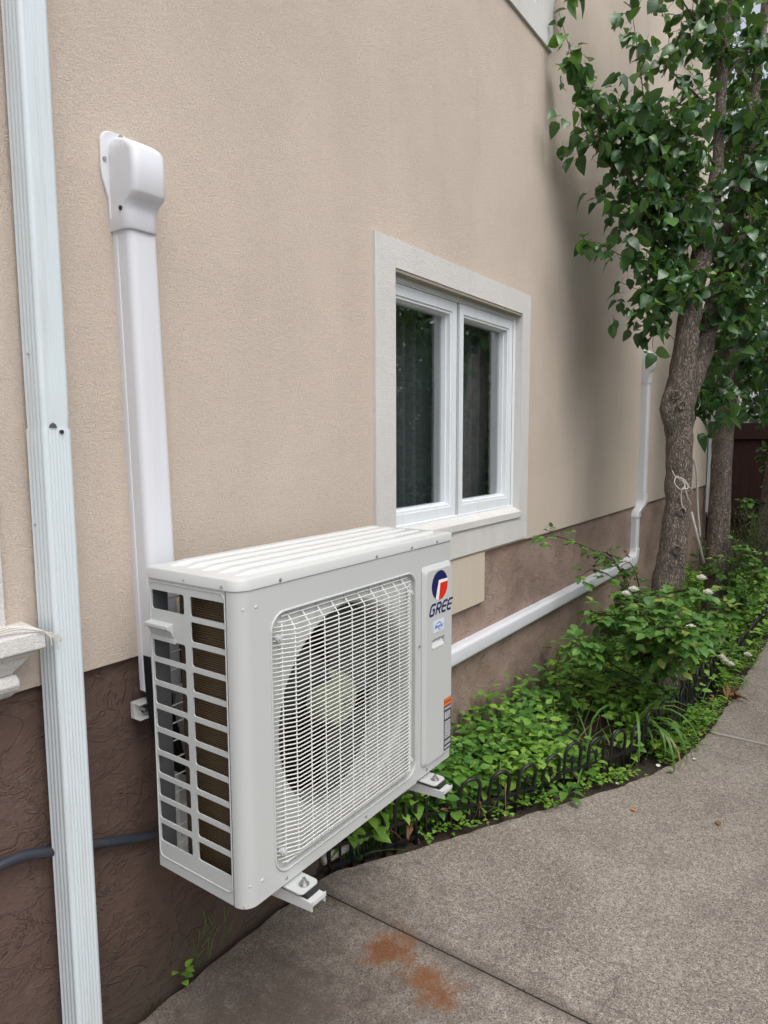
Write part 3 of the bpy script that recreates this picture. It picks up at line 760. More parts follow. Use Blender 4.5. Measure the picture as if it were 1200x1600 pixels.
m.build('logo_band', 'white', cov)
def stroke(m, pts, w, y, x, z, s, sh=.28):
    P = [Vector((p[0] + sh * p[1], p[1])) for p in pts]
    for a_, b_ in zip(P, P[1:]):
        d_ = (b_ - a_).normalized(); n_ = Vector((-d_.y, d_.x)) * w * .5; e_ = d_ * w * .28
        q = [a_ - e_ + n_, b_ + e_ + n_, b_ + e_ - n_, a_ - e_ - n_]
        m.add([(x + p.x * s, y, z + p.y * s) for p in q], [(0, 1, 2, 3)])
        y -= .00004
m = MB(); S_ = .0345
for ch, x in (('G', 0), ('R', .040), ('E', .078), ('E', .114)):
    X_ = 1.868 + x; Z_ = 1.056
    if ch == 'G': stroke(m, [(.88, .98), (.28, .98), (.08, .8), (.0, .2), (.12, .0), (.62, .0), (.74, .12), (.78, .5), (.48, .5)], .22, LY, X_, Z_, S_)
    if ch == 'R': stroke(m, [(.0, 0), (.10, .98), (.62, .98), (.80, .82), (.78, .58), (.62, .45), (.1, .45)], .22, LY, X_, Z_, S_); stroke(m, [(.42, .45), (.74, 0)], .22, LY - .0004, X_, Z_, S_)
    if ch == 'E': stroke(m, [(.84, .98), (.28, .98), (.06, .78), (.0, .2), (.14, 0), (.70, 0)], .22, LY, X_, Z_, S_); stroke(m, [(.04, .50), (.74, .50)], .20, LY - .0004, X_, Z_, S_)
m.build('brand_lettering', 'navy', cov)
m = MB(); m.box(1.893, 1.962, LY - .0003, LY + .0004, .993, 1.033); stk = m.build('inverter_sticker', 'sticker', cov)
m = MB(); pts = [(math.cos(R(a)) * .5, math.sin(R(a)) * .42) for a in range(25, 215, 12)]
m.tube([(1.925 + a * .036, LY - .0012, 1.013 + c * .030) for a, c in pts], .0011, 4)
pts = [(math.cos(R(a)) * .3, math.sin(R(a)) * .3) for a in range(200, 350, 15)]
m.tube([(1.936 + a * .04, LY - .0012, 1.009 + c * .034) for a, c in pts], .0009, 4); m.build('swoosh', 'bluep', stk)
def text_obj(txt, size, loc, mat, parent, name, shear=0.0, sx_=1.0):
    cu_ = bpy.data.curves.new(name, 'FONT'); cu_.body = txt; cu_.size = size; cu_.shear = shear; cu_.align_x = 'CENTER'; cu_.align_y = 'CENTER'; cu_.offset = size * .012
    t = bpy.data.objects.new(name + '_src', cu_); col.objects.link(t)
    dg = bpy.context.evaluated_depsgraph_get(); dg.update(); me = bpy.data.meshes.new_from_object(t.evaluated_get(dg))
    col.objects.unlink(t); bpy.data.objects.remove(t)
    me.materials.clear(); me.materials.append(M[mat])
    o = bpy.data.objects.new(name, me); col.objects.link(o); o.rotation_euler = (R(90), 0, 0); o.location = loc; o.scale = (sx_, 1, 1); o.parent = parent
    return o
text_obj('Inverter', .0165, (1.928, LY - .0014, 1.012), 'bluep', stk, 'sticker_lettering', .3)
# warning label
WX0, WX1, WZ0, WZ1 = 1.966, 2.014, .556, .742
m = MB(); m.box(WX0, WX1, LY - .0002, LY + .0004, WZ0, WZ1); wl = m.build('warning_label', 'blackp', cov)
m = MB(); m.box(WX0, WX1, LY - .0006, LY - .0001, WZ1 - .026, WZ1); m.build('warning_header', 'orange', wl)
text_obj('WARNING', .0095, ((WX0 + WX1) / 2, LY - .0010, WZ1 - .013), 'blackp', wl, 'header_lettering')
m = MB(); z = WZ1 - .032; rr = random.Random(3)
while z > WZ0 + .006:
    if rr.random() < .12: z -= .006; continue
    x = WX0 + .004
    while x < WX1 - .006:
        l = rr.uniform(.002, .007); l = min(l, WX1 - .003 - x); m.box(x, x + l, LY - .0006, LY - .0001, z - .0013, z); x += l + .0012
    z -= .0034
m.build('fine_print', 'white', wl)
# left side panel: grille of rounded slots
SXP = AX0 + .0015
YB, YF = AB, AF + RC + .010
def side_panel():
    m = MB(); fs_ = lambda a, c, d: (SXP + d, a, c)
    top, bot = 1.258, .565; pitch = (top - bot) / 11
    colsY = ((-.262, -.134), (-.408, -.284))
    # frame strips
    yb, yf = AB, YF
    def q(y0, y1, z0, z1): m.add([(SXP, y0, z0), (SXP, y1, z0), (SXP, y1, z1), (SXP, y0, z1)], [(0, 3, 2, 1)])
    cell = {0: (-.273, AB), 1: (YF if False else -.4105, -.273)}
    for ci in (0, 1):
        ya, yb_ = cell[ci]; ha, hb = colsY[ci]
        for r_ in range(11):
            z1 = top - pitch * r_ + .006 if r_ > 0 else AZ1; z0 = top - pitch * (r_ + 1) + .006 if r_ < 10 else AZ0
            hz1 = top - pitch * r_; hz0 = top - pitch * (r_ + 1) + .013
            if ci == 0 and r_ == 1: q(ya, yb_, z0, z1); continue
            m.holed((ya, yb_, z0, z1), (ha, hb, hz0, hz1), .007, fs_, depth=.004, k=3)
    return m
m = side_panel(); spn = m.build('side_grille', 'ac', ac, smooth='auto'); dedupe(spn)
# raised bead round the grille field
m = MB(); bl = [(SXP - .0005, y, z) for (y, _, z) in [(p[0], 0, p[2]) for p in rr_loop(-.4085 - .0, AB - .004, .535, 1.279, .018, 0)]]
m.tube([(-.0 + SXP, y, z) for (_, y, z) in bl] + [(SXP, bl[0][1], bl[0][2])], .0022, 6, cap=False); m.build('bead', 'ac', spn, smooth=True)
# carry handle
m = MB(); hy0, hy1 = -.220, -.128
m.prism([(0, 1.180), (-.020, 1.176), (-.020, 1.167), (-.010, 1.160), (0, 1.140)], lambda p, t: (SXP + p[0], t, p[1]), hy0, hy1); m.build('carry_handle', 'ac', ac, bevel=.002)
m = MB(); m.box(SXP - .002, SXP + .002, hy0 - .006, hy1 + .003, 1.128, 1.139); m.build('handle_plate', 'ac', ac, bevel=.001)
# coil, post, pan, back guard
m = MB(); path = [(AX0 + .030, -.405), (AX0 + .030, -.30), (AX0 + .030, -.235), (AX0 + .036, -.205), (AX0 + .052, -.182), (AX0 + .080, -.170), (1.2, -.168), (1.95, -.168)]
pp = smoothpath([(x, y, 0) for x, y in path], 5)
lo = [[(p.x, p.y, z) for p in pp] for z in (AZ0 + .02, AZ1 - .02)]; n = len(pp)
m.add(lo[0] + lo[1], [(i, i + 1, n + i + 1, n + i) for i in range(n - 1)]); m.build('coil', 'coil', ac, smooth=True)
m = MB(); m.box(AX0 + .004, AX0 + .012, AB - .006, AB, AZ0, AZ1); m.box(AX0 + .012, AX0 + .055, AB - .004, AB, AZ0, AZ1); m.build('rear_post', 'galv', ac)
m = MB()
for x in (1.16, 1.3, 1.45, 1.6, 1.75, 1.9, 2.0): m.tube([(x, AB, AZ0), (x, AB, AZ1)], .002, 5)
for k in range(16): z = AZ0 + .03 + k * .049; m.tube([(AX0 + .05, AB - .001, z), (AX1 - .01, AB - .001, z)], .002, 5)
m.build('rear_guard', 'wire', ac)
m = MB(); m.box(AX0 + .006, AX1 - .004, AF + .012, AB, AZ0 + .002, AZ0 + .010); m.build('base_pan', 'ac', ac)
# lid with ribs
LX0, LX1, LF, LB = AX0 - .003, AX1 + .003, AF - .003, AB + .004
def lid_loop(o_, z, ch=.040):
    x0, x1, f_, b_ = LX0 + o_, LX1 - o_, LF + o_, LB - o_; out = [(x0, b_, z)]
    for q in range(6): t = R(90 * q / 5); out.append((x0 + ch - ch * math.cos(t), f_ + ch - ch * math.sin(t), z))
    for q in range(6): t = R(90 * q / 5); out.append((x1 - ch*.3 + ch*.3 * math.sin(t), f_ + ch*.3 - ch*.3 * math.cos(t), z))
    out.append((x1, b_, z)); return out
m = MB(); m.loft([lid_loop(.002, AZ1 + .0015), lid_loop(0, AZ1 + .0015), lid_loop(0, 1.311), lid_loop(.0015, 1.3145), lid_loop(.005, 1.3160)])
lid = m.build('lid', 'ac_lid', ac, smooth='auto')
m = MB()
for k in range(5):
    yc = -.402 + k * .058
    m.loft([[(x, yc - wd, z), (x, yc + wd, z)] if False else [(x, yc - wd, 1.3155), (x, yc - wd * .62, z), (x, yc + wd * .62, z), (x, yc + wd, 1.3155)] for x, wd, z in ((1.085, .006, 1.3158), (1.115, .017, 1.3235), (1.14, .018, 1.3250), (1.95, .018, 1.3250), (1.98, .017, 1.3235), (2.005, .006, 1.3158))])
m.build('lid_ribs', 'ac_lid', lid, smooth='auto')
def screw(p, axis, parent, r=.0042):
    m = MB(); p = Vector(p); d = Vector(axis); m.tube([p, p + d * .002], r, 10); m.tube([p + d * .002, p + d * .0034], r * .6, 8); m.build('screw', 'alu', parent, smooth='auto')
for x in (1.184, 1.586, 1.775, 1.93): screw((x, LF, 1.296), (0, -1, 0), lid)
for y in (-.405, -.27): screw((LX0, y, 1.297), (-1, 0, 0), lid, .0042 if y < -.3 else .002)
for x, z in ((1.188, .519), (1.53, .522), (1.875, .524), (1.826, .964)): screw((x, AF, z), (0, -1, 0), fp)
# pressed dimples by the corners
for (x, z) in ((1.105, 1.245), (1.105, .560), (1.072, 1.244), (1.072, .562)):
    m = MB(); m.sphere((x, AF + (.0005 if x > 1.09 else .006), z), .007, 10, 6, (1, .35, .7)); m.build('dimple', 'ac', fp, smooth=True)
# feet with bolts
for fx0 in (1.182, 1.838):
    m = MB(); fn_ = rr_loop(fx0, fx0 + .070, -.512, -.40, .014, 0)
    m.loft([[(a, c, .4935) for a, _, c in fn_], [(a, c, .4985) for a, _, c in fn_]]); ft = m.build('foot', 'ac', ac, bevel=.001)
    m = MB(); c0 = (fx0 + .035, -.490)
    m.tube([(*c0, .4985), (*c0, .5005)], .014, 20); m.tube([(*c0, .5005), (*c0, .509)], .0085, 6); m.tube([(*c0, .509), (*c0, .516)], .005, 10); m.build('bolt', 'alu', ft, smooth='auto')

# wall bracket
br = thing('wall_bracket', 'white steel bracket fixed to the brown base carrying the air conditioner', 'bracket')
m = MB()
m.box(1.075, 2.02, -.004, .012, .872, .918); m.box(1.075, 2.02, -.030, -.004, .872, .875); m.box(1.075, 2.02, -.030, -.004, .915, .918); m.build('rail', 'ac_lid', br, bevel=.001)
m = MB(); m.tube([(1.10, -.004, .895), (1.10, -.014, .895)], .011, 6); m.tube([(1.10, -.014, .895), (1.10, -.024, .895)], .005, 8); m.build('rail_bolt', 'alu', br)
for fx0 in (1.190, 1.845):
    a, b_ = fx0, fx0 + .052
    m = MB(); m.box(a, b_, -.034, -.030, .40, .915); m.box(a, a + .003, -.030, -.006, .40, .915); m.box(b_ - .003, b_, -.030, -.006, .40, .915); m.build('upright', 'ac_lid', br, bevel=.001)
    m = MB()
    m.add([(a, -.540, .482), (b_, -.540, .482), (b_, -.034, .482), (a, -.034, .482), (a, -.540, .4795), (b_, -.540, .4795), (b_, -.034, .4795), (a, -.034, .4795)], [(0,1,2,3),(7,6,5,4),(0,4,5,1),(1,5,6,2),(2,6,7,3),(3,7,4,0)])
    for x in (a, b_ - .003):
        m.add([(x, -.540, .4795), (x + .003, -.540, .4795), (x + .003, -.034, .4795), (x, -.034, .4795), (x, -.540, .458), (x + .003, -.540, .458), (x + .003, -.034, .42), (x, -.034, .42)], [(0,1,2,3),(7,6,5,4),(0,4,5,1),(1,5,6,2),(2,6,7,3),(3,7,4,0)])
    m.box(a, b_, -.543, -.5402, .474, .487)
    arm = m.build('arm', 'ac_lid', br, bevel=.0008)
    m = MB(); m.box(a + .004, b_ - .004, -.522, -.43, .4822, .4932); m.build('rubber_pad', 'rubber', arm, bevel=.002)

# insulated lines and cable between cover and unit
ln = MB(); ln.tube(smoothpath([(1.118, -.036, 1.05), (1.12, -.038, .93), (1.128, -.045, .84), (1.155, -.060, .74), (1.30, -.070, .66), (1.6, -.075, .64), (1.98, -.09, .64), (2.06, -.13, .66)]), .024, 14, nz=.05)
ln.tube(smoothpath([(1.15, -.040, 1.0), (1.152, -.042, .93), (1.165, -.05, .82), (1.22, -.065, .70), (1.6, -.075, .60), (2.03, -.11, .60)]), .016, 12, nz=.05)
tag(ln.build('insulated_lines', 'foam', smooth=True), 'black foam-wrapped lines hanging from the tall white duct cover behind the unit', 'pipes')
hs_ = MB(); hs_.tube(smoothpath([(-1.2, -.03, .58), (.1, -.02, .60), (.45, -.016, .628), (.705, -.012, .652), (.83, -.008, .618), (.94, -.006, .578), (1.04, -.004, .540), (1.13, -.002, .510), (1.4, 0, .46), (2.1, 0, .40), (2.4, 0, .2)]), .0128, 14)
tag(hs_.build('hose', 'hose', smooth=True), 'blue-grey hose clipped along the brown base behind the left downspout', 'hose')
pp_ = MB(); pp_.tube([(1.86, .0, .035), (2.15, -.06, .045), (2.55, -.15, .05)], .02, 12)
tag(pp_.build('drain_pipe', 'pipe', smooth=True), 'pale plastic pipe lying behind the hoop edging under the unit', 'pipe')

# white string frayed over the cornice
st = MB(); sr = random.Random(5)
for k in range(5):
    o_ = Vector((0, sr.uniform(-.006, .006), sr.uniform(-.004, .006)))
    st.tube(smoothpath([Vector((.3, -.09, 1.208)) + o_, Vector((.55, -.085 - .006 * k, 1.213)) + o_, Vector((.66, -.08, 1.214 + .004 * math.sin(k))) + o_, Vector((.735, -.085, 1.219)) + o_, Vector((.785, -.105, 1.206))]), .0022, 5)
for k in range(7):
    a_ = sr.uniform(-1, 1); st.tube(smoothpath([(.785, -.105, 1.206), (.800, -.108, 1.199 - .002 * k), (.815 + .006 * a_, -.110, 1.194 + .008 * a_), (.826 - .004*k*.5, -.111, 1.188 + .012 * a_ - .003 * k)]), .0009, 4)
st.tube(smoothpath([(.785, -.105, 1.206), (.797, -.108, 1.192), (.800, -.110, 1.168)]), .0014, 4)
tag(st.build('string', 'string', smooth=True), 'frayed white string lying over the cornice sill at left', 'string')

# ------------------------------------------------------------------ trees
AVOID = [(3.25, 3.62, 4.96, -.73), (3.72, 3.98, 5.01, -.73), (2.66, 2.84, 4.80, -.70), (1.4, 2.45, 4.66, -.65)]
VD = Vector((.96, .28, 0)).normalized()
def grow_leaves(m, path, n, spread, L, rr, droop=.5, seg=3, twigs=None, Wr=.78):
    pts = [Vector(p) for p in path]; seglen = [(b - a).length for a, b in zip(pts, pts[1:])]; tot = sum(seglen)
    for k in range(n):
        # a twig point along the branch, pushed out, then leaves hanging off it
        t = rr.random() ** .85 * tot; i = 0
        while i < len(seglen) - 1 and t > seglen[i]: t -= seglen[i]; i += 1
        p = pts[i].lerp(pts[i + 1], min(1, t / max(seglen[i], 1e-6)))
        off = Vector((rr.gauss(0, 1), rr.gauss(0, 1), rr.gauss(0, .9))); off *= spread * .5
        q = p + off
        if twigs is not None and off.length > .03 and rr.random() < .4: twigs.tube([p, p.lerp(q, .5) + Vector((0, 0, .01)), q], [.0026, .002, .0014], 4, cap=False)
        for _ in range(rr.choice((2, 3, 3, 4))):
            d = Vector((rr.gauss(0, 1), rr.gauss(0, 1), rr.gauss(-droop, .6))); d.normalize()
            if d.length < .1: continue
            l = L * (rr.uniform(.35, .7) if rr.random() < .3 else rr.uniform(.7, 1.15))
            up = Vector((rr.gauss(0, .55), rr.gauss(0, .55) - .35, 1)).normalized()
            b0 = q + Vector((rr.gauss(0, .02), rr.gauss(0, .02), rr.gauss(0, .02)))
            if b0.y > (-.02 if b0.x < 4.1 and b0.z > 3.2 else -.10): continue
            if AVOID and any(za < b0.z < zb and abs((b0 - Vector((cx_, cy_, b0.z))).cross(VD).z) < .085 for za, zb, cx_, cy_ in AVOID): continue
            if twigs is not None and seg == 3: twigs.tube([b0 - d * .02 + Vector((0, 0, .008)), b0], .0010, 3, cap=False)
            m.leaf(b0, d, up, l, l * Wr * rr.uniform(.85, 1.1), rr.uniform(.0, .95), rr.uniform(.1, .6), seg)

def knot(parent, c, nrm, r):
    m = MB(); c = Vector(c); nrm = Vector(nrm).normalized(); a = nrm.cross(Vector((0, 0, 1))).normalized(); b_ = nrm.cross(a)
    loop = [c + (a * math.cos(t) * r + b_ * math.sin(t) * r * 1.15) for t in [2 * PI * k / 14 for k in range(15)]]
    m.tube(loop, r * .33, 6, cap=False, nz=.3, nsc=60); m.build('branch_scar', 'bark', parent, smooth=True)

T1 = thing('pear_tree', 'leafy tree with forked knotty trunk nearest the camera, twine tied round its bark', 'tree')
m = MB()
trA = [(4.426,-0.686,-0.018), (4.453,-0.653,0.365), (4.480,-0.636,0.667), (4.533,-0.655,0.969), (4.575,-0.661,1.251), (4.608,-0.649,1.573), (4.625,-0.639,1.755), (4.631,-0.629,1.856), (4.666,-0.641,2.057), (4.704,-0.650,2.299), (4.752,-0.667,2.581), (4.807,-0.699,2.822), (4.887,-0.725,3.111), (4.953,-0.737,3.362), (4.992,-0.731,3.687), (5.036,-0.727,4.053), (5.104,-0.741,4.500), (5.186,-0.751,5.070)]
rA = [.116, .100, .094, .084, .074, .080, .090, .092, .080, .069, .065, .064, .054, .036, .034, .032, .028, .022]
sp_ = smoothpath(trA, 6); rs_ = []
for i in range(len(sp_)):
    t = i / 6; k = min(int(t), len(rA) - 2); rs_.append(rA[k] + (rA[k+1] - rA[k]) * min(1, t - k))
m.tube(sp_, rs_, 28, nz=.16, nsc=11); trunk1 = m.build('trunk', 'bark', T1, smooth=True)
m = MB(); m.tube(smoothpath([(4.694,-0.656,1.817), (4.772,-0.694,2.022), (4.872,-0.728,2.231), (4.988,-0.749,2.530), (5.104,-0.771,2.835), (5.179,-0.814,3.172), (5.316,-0.840,3.615), (5.471,-0.872,4.154), (5.679,-0.877,4.781)]), [.05] * 6 + [.058] * 6 + [.054] * 6 + [.050] * 6 + [.046] * 6 + [.040] * 6 + [.034] * 6 + [.028] * 7, 20, nz=.14, nsc=11)
m.build('limb', 'bark', T1, smooth=True)
for (c_, r_) in (((4.522,-0.632,1.902), .022), ((4.541,-0.671,1.835), .022), ((4.502,-0.702,1.179), .021), ((4.448,-0.696,0.944), .024)): knot(trunk1, c_, (-.8, -.5, .1), r_)
kb = MB(); kb.tube([(4.591,-0.603,1.974), (4.560,-0.590,1.902), (4.546,-0.585,1.814), (4.551,-0.591,1.734), (4.570,-0.622,1.614)], [.012, .040, .050, .035, .008], 14, nz=.45, nsc=22); kb.build('burl', 'bark', trunk1, smooth=True)

br1 = [
 ([(4.806,-0.700,2.814), (4.514,-0.574,2.947), (4.268,-0.446,3.071), (4.112,-0.317,3.317), (4.021,-0.229,3.566)], 46, .20, .013),
 ([(4.865,-0.729,3.104), (4.596,-0.582,3.248), (4.340,-0.452,3.397), (4.196,-0.394,3.554)], 44, .24, .012),
 ([(4.112,-0.317,3.317), (4.010,-0.232,3.561), (3.933,-0.163,3.720), (3.895,-0.119,3.851), (3.853,-0.087,3.981)], 9, .07, .004),
 ([(4.340,-0.452,3.397), (4.244,-0.442,3.663), (4.193,-0.420,3.854), (4.140,-0.391,4.075)], 8, .08, .004),
 ([(4.941,-0.739,3.350), (4.704,-0.605,3.484), (4.424,-0.463,3.513), (4.187,-0.309,3.468)], 40, .22, .010),
 ([(4.974,-0.732,3.642), (4.762,-0.639,3.739), (4.573,-0.526,3.844), (4.468,-0.526,3.977)], 12, .16, .008),
 ([(5.021,-0.731,4.007), (4.820,-0.648,4.133), (4.661,-0.584,4.208), (4.490,-0.489,4.352)], 22, .20, .010),
 ([(4.733,-0.674,2.576), (4.515,-0.587,2.607), (4.390,-0.545,2.533), (4.321,-0.539,2.318)], 42, .18, .008),
 ([(4.734,-0.669,2.616), (4.469,-0.594,2.683), (4.264,-0.479,2.673), (4.148,-0.400,2.683)], 16, .09, .006),
 ([(4.148,-0.400,2.683), (4.048,-0.337,2.721), (3.988,-0.282,2.752), (3.935,-0.245,2.732)], 4, .045, .003),
 ([(4.283,-0.444,3.003), (4.178,-0.381,3.016), (4.086,-0.297,3.039)], 3, .035, .003),
 ([(4.777,-0.680,2.701), (4.590,-0.632,2.937), (4.397,-0.527,2.963), (4.276,-0.449,2.928)], 28, .17, .008),
 ([(4.957,-0.735,3.402), (5.121,-0.828,3.591), (5.330,-0.927,3.719), (5.552,-1.052,3.808)], 34, .26, .010),
 ([(5.017,-0.729,3.890), (5.177,-0.816,4.086), (5.404,-0.930,4.268)], 30, .24, .010),
 ([(5.179,-0.814,3.172), (5.206,-0.927,3.238), (5.222,-1.034,3.260)], 34, .26, .010),
 ([(5.104,-0.771,2.835), (5.062,-0.891,2.808), (5.068,-1.005,2.712)], 30, .22, .008),
 ([(4.988,-0.749,2.530), (4.932,-0.849,2.509), (4.938,-0.962,2.418)], 22, .20, .008),
 ([(5.088,-0.732,4.419), (4.829,-0.595,4.487), (4.454,-0.423,4.428), (4.174,-0.211,4.359)], 12, .24, .010),
 ([(4.099,-0.200,4.324), (3.985,-0.151,4.183), (3.902,-0.093,4.046)], 6, .07, .004),
 ([(5.104,-0.741,4.500), (5.400,-0.831,4.774), (5.809,-1.004,5.089)], 20, .26, .010),
 ([(4.895,-0.720,3.192), (5.145,-0.567,3.293), (5.418,-0.403,3.448)], 14, .25, .008),
 ([(5.18,-.75,5.0), (5.4,-1.1,5.7), (5.5,-1.4,6.2)], 30, .5, .012),
]
crown = MB(); tw = MB(); rr = random.Random(11)
for path, n, spr, r0 in br1:
    sp2 = smoothpath(path, 4); tw.tube(sp2, [r0 * (1 - .75 * i / (len(sp2) - 1)) for i in range(len(sp2))], 6, nz=.2, nsc=30)
    grow_leaves(crown, path, int(n * (2.6 if n > 9 else 1.5)), spr, .086, rr, twigs=tw, Wr=.84)
# short clump growing straight from the bark
grow_leaves(crown, [(4.956,-0.716,1.992), (4.915,-0.777,1.821), (4.916,-0.791,1.758)], 34, .13, .095, rr, twigs=tw)
grow_leaves(crown, [(4.748,-0.700,1.899), (4.897,-0.728,1.946)], 3, .04, .08, rr, twigs=tw)
crown.build('crown', 'pear_leaf', T1, smooth=True); tw.build('branches', 'twig', T1, smooth=True)
yl = MB(); grow_leaves(yl, [(4.650,-0.756,2.722), (4.687,-0.825,2.644), (4.727,-0.892,2.586), (4.686,-0.849,2.508)], 10, .07, .055, rr); yl.build('young_leaves', 'strap_leaf', T1, smooth=True)

T2 = thing('pear_tree', 'second leafy tree with straighter trunk further along the flower bed', 'tree')
m = MB(); t2 = [(6.590,-0.608,0.031), (6.640,-0.589,0.517), (6.708,-0.579,1.089), (6.776,-0.569,1.661), (6.850,-0.590,2.118), (6.924,-0.610,2.575), (7.008,-0.624,3.146), (7.226,-0.625,3.868), (7.466,-0.620,4.790)]
sp_ = smoothpath(t2, 6); m.tube(sp_, [.098 - .055 * (i / len(sp_)) ** 1.4 for i in range(len(sp_))], 22, nz=.14, nsc=10); t2o = m.build('trunk', 'bark', T2, smooth=True)
knot(t2o, (6.657,-0.562,1.548), (-.8, -.5, 0), .02); knot(t2o, (6.640,-0.579,1.322), (-.8, -.5, 0), .018)
crown = MB(); tw = MB(); rr = random.Random(21)
br2 = [
 ([(6.924,-0.610,2.575), (6.749,-0.497,2.785), (6.578,-0.422,2.821)], 14, .25, .014), ([(6.924,-0.610,2.575), (6.902,-0.736,2.671), (6.856,-0.870,2.543)], 40, .4, .014),
 ([(6.861,-0.596,2.175), (6.839,-0.709,2.334), (6.816,-0.864,2.267)], 40, .34, .012), ([(7.008,-0.624,3.146), (7.245,-0.738,3.403), (7.519,-0.905,3.667)], 50, .5, .014),
 ([(7.226,-0.625,3.868), (7.305,-0.478,4.318), (7.290,-0.381,4.732)], 24, .4, .012), ([(7.226,-0.625,3.868), (7.362,-0.731,4.332), (7.504,-0.848,4.797)], 50, .5, .012),
 ([(7.466,-0.620,4.790), (7.463,-0.516,5.321), (7.482,-0.433,5.912)], 26, .45, .012), ([(7.008,-0.624,3.146), (7.174,-0.457,3.433), (7.383,-0.337,3.795)], 14, .3, .012),
 ([(7.466,-0.620,4.790), (7.8,-1.0,5.8), (7.9,-1.2,6.5)], 34, .6, .014),
]
for path, n, spr, r0 in br2:
    sp2 = smoothpath(path, 4); tw.tube(sp2, [r0 * (1 - .75 * i / (len(sp2) - 1)) for i in range(len(sp2))], 5, nz=.2, nsc=30)
    grow_leaves(crown, path, int(n * 1.8), spr, .115, rr)
crown.build('crown', 'pear_leaf', T2, smooth=True); tw.build('branches', 'twig', T2, smooth=True)

def back_tree(label, base, h, r, crown_c, rad, n, seed, name='broadleaf_tree', L=.13, leafm='far_leaf'):
    t = thing(name, label, 'tree'); rr = random.Random(seed); m = MB(); b0 = Vector(base); c = Vector(crown_c)
    sp2 = smoothpath([b0, b0.lerp(c, .5) + Vector((rr.uniform(-.1, .1), rr.uniform(-.1, .1), 0)), c, c + Vector((0, 0, rad[2] * .6))], 5)
    m.tube(sp2, [r * (1 - .7 * i / (len(sp2) - 1)) for i in range(len(sp2))], 12, nz=.15, nsc=6)
    cm = MB()
    for k in range(n):
        while True:
            u = Vector((rr.uniform(-1, 1), rr.uniform(-1, 1), rr.uniform(-1, 1)))
            if .35 < u.length < 1: break
        q = c + Vector((u.x * rad[0], u.y * rad[1], u.z * rad[2]))
        if noise.noise(q * 1.6 + Vector((seed, 0, 0))) < -.12: continue
        if rr.random() < .03: m.tube([c.lerp(q, .1), c.lerp(q, .6) + Vector((0, 0, .1)), q], [r * .25, r * .15, .008], 5, cap=False)
        for _ in range(5):
            d = Vector((rr.gauss(0, 1), rr.gauss(0, 1), rr.gauss(-.4, .6))).normalized(); l = L * rr.uniform(.6, 1.2)
            cm.leaf(q + Vector((rr.gauss(0, .1), rr.gauss(0, .1), rr.gauss(0, .1))), d, Vector((rr.gauss(0, .5), rr.gauss(0, .5), 1)).normalized(), l, l * .75, rr.uniform(0, .5), .3, 2)
    m.build('trunk', 'bark', t, smooth=True); cm.build('crown', leafm, t); return t
back_tree('slender dark tree close to the far corner of the house', (9.3, -.62, -.05), 3, .10, (9.5, -.75, 3.1), (.9, .8, 1.5), 420, 31)
back_tree('broad dark tree rising behind the red-brown board fence', (14.2, 1.6, -.05), 5, .16, (14.2, 1.4, 3.6), (2.0, 2.2, 2.6), 1500, 32, L=.17)
back_tree('tree behind the board fence, right of the others', (14.6, -1.6, -.05), 5, .16, (14.6, -1.6, 3.2), (2.0, 2.2, 2.8), 1500, 33, L=.17)
# trees on the opposite side of the path (seen mirrored in the window glass)
back_tree('wide tree across the path, mirrored in the window glass', (4.6, -4.6, -.05), 5, .14, (4.6, -4.7, 2.7), (2.0, 1.2, 2.6), 2400, 34, L=.15, leafm='mirror_leaf')
back_tree('rounded tree across the path beside the neighbouring fence', (8.4, -4.9, -.05), 5, .14, (8.4, -5.0, 2.7), (2.4, 1.3, 2.7), 2600, 35, L=.15, leafm='mirror_leaf')
back_tree('tall tree across the path at the far end of the garden', (11.3, -4.4, -.05), 5, .14, (11.3, -4.4, 3.2), (1.6, 1.6, 2.9), 2000, 36, L=.17, leafm='mirror_leaf')

# board fences
def boards(label, p0, p1, h, n, seed):
    t = thing('board_fence', label, 'fence'); rr = random.Random(seed); p0 = Vector(p0); p1 = Vector(p1); d = (p1 - p0); L = d.length; d.normalize(); nn = Vector((-d.y, d.x, 0))
    m = MB(); w = L / n
    for k in range(n):
        a_ = p0 + d * (w * k + .0012); c_ = p0 + d * (w * (k + 1) - .0012); hh = h + rr.uniform(-.01, .01); o_ = nn * rr.uniform(0, .004)
        q = [a_ + o_, c_ + o_, c_ + o_ + nn * .02, a_ + o_ + nn * .02]
        m.loft([q, [v + Vector((0, 0, hh)) for v in q]])
    m.build('boards', 'board', t)
    m = MB()
    for z in (.4, h - .25):
        q = [p0 - nn * .04, p1 - nn * .04, p1, p0]; m.loft([[v + Vector((0, 0, z)) for v in q], [v + Vector((0, 0, z + .08)) for v in q]])
    m.build('rail', 'board', t)
    k = 0.0
    while k <= L + .01:
        c_ = p0 + d * k - nn * .07; m = MB(); m.box(c_.x - .05, c_.x + .05, c_.y - .05, c_.y + .05, -.1, h + .05); m.build('post', 'board', t); k += 2.4
boards('dark red-brown board fence closing off the end of the garden', (12.4, 4.0, -.08), (12.4, -6.2, -.08), 1.95, 74, 3)
boards('red-brown board fence along the far side of the path', (12.4, -6.3, -.08), (-3.0, -6.3, -.08), 1.8, 110, 4)

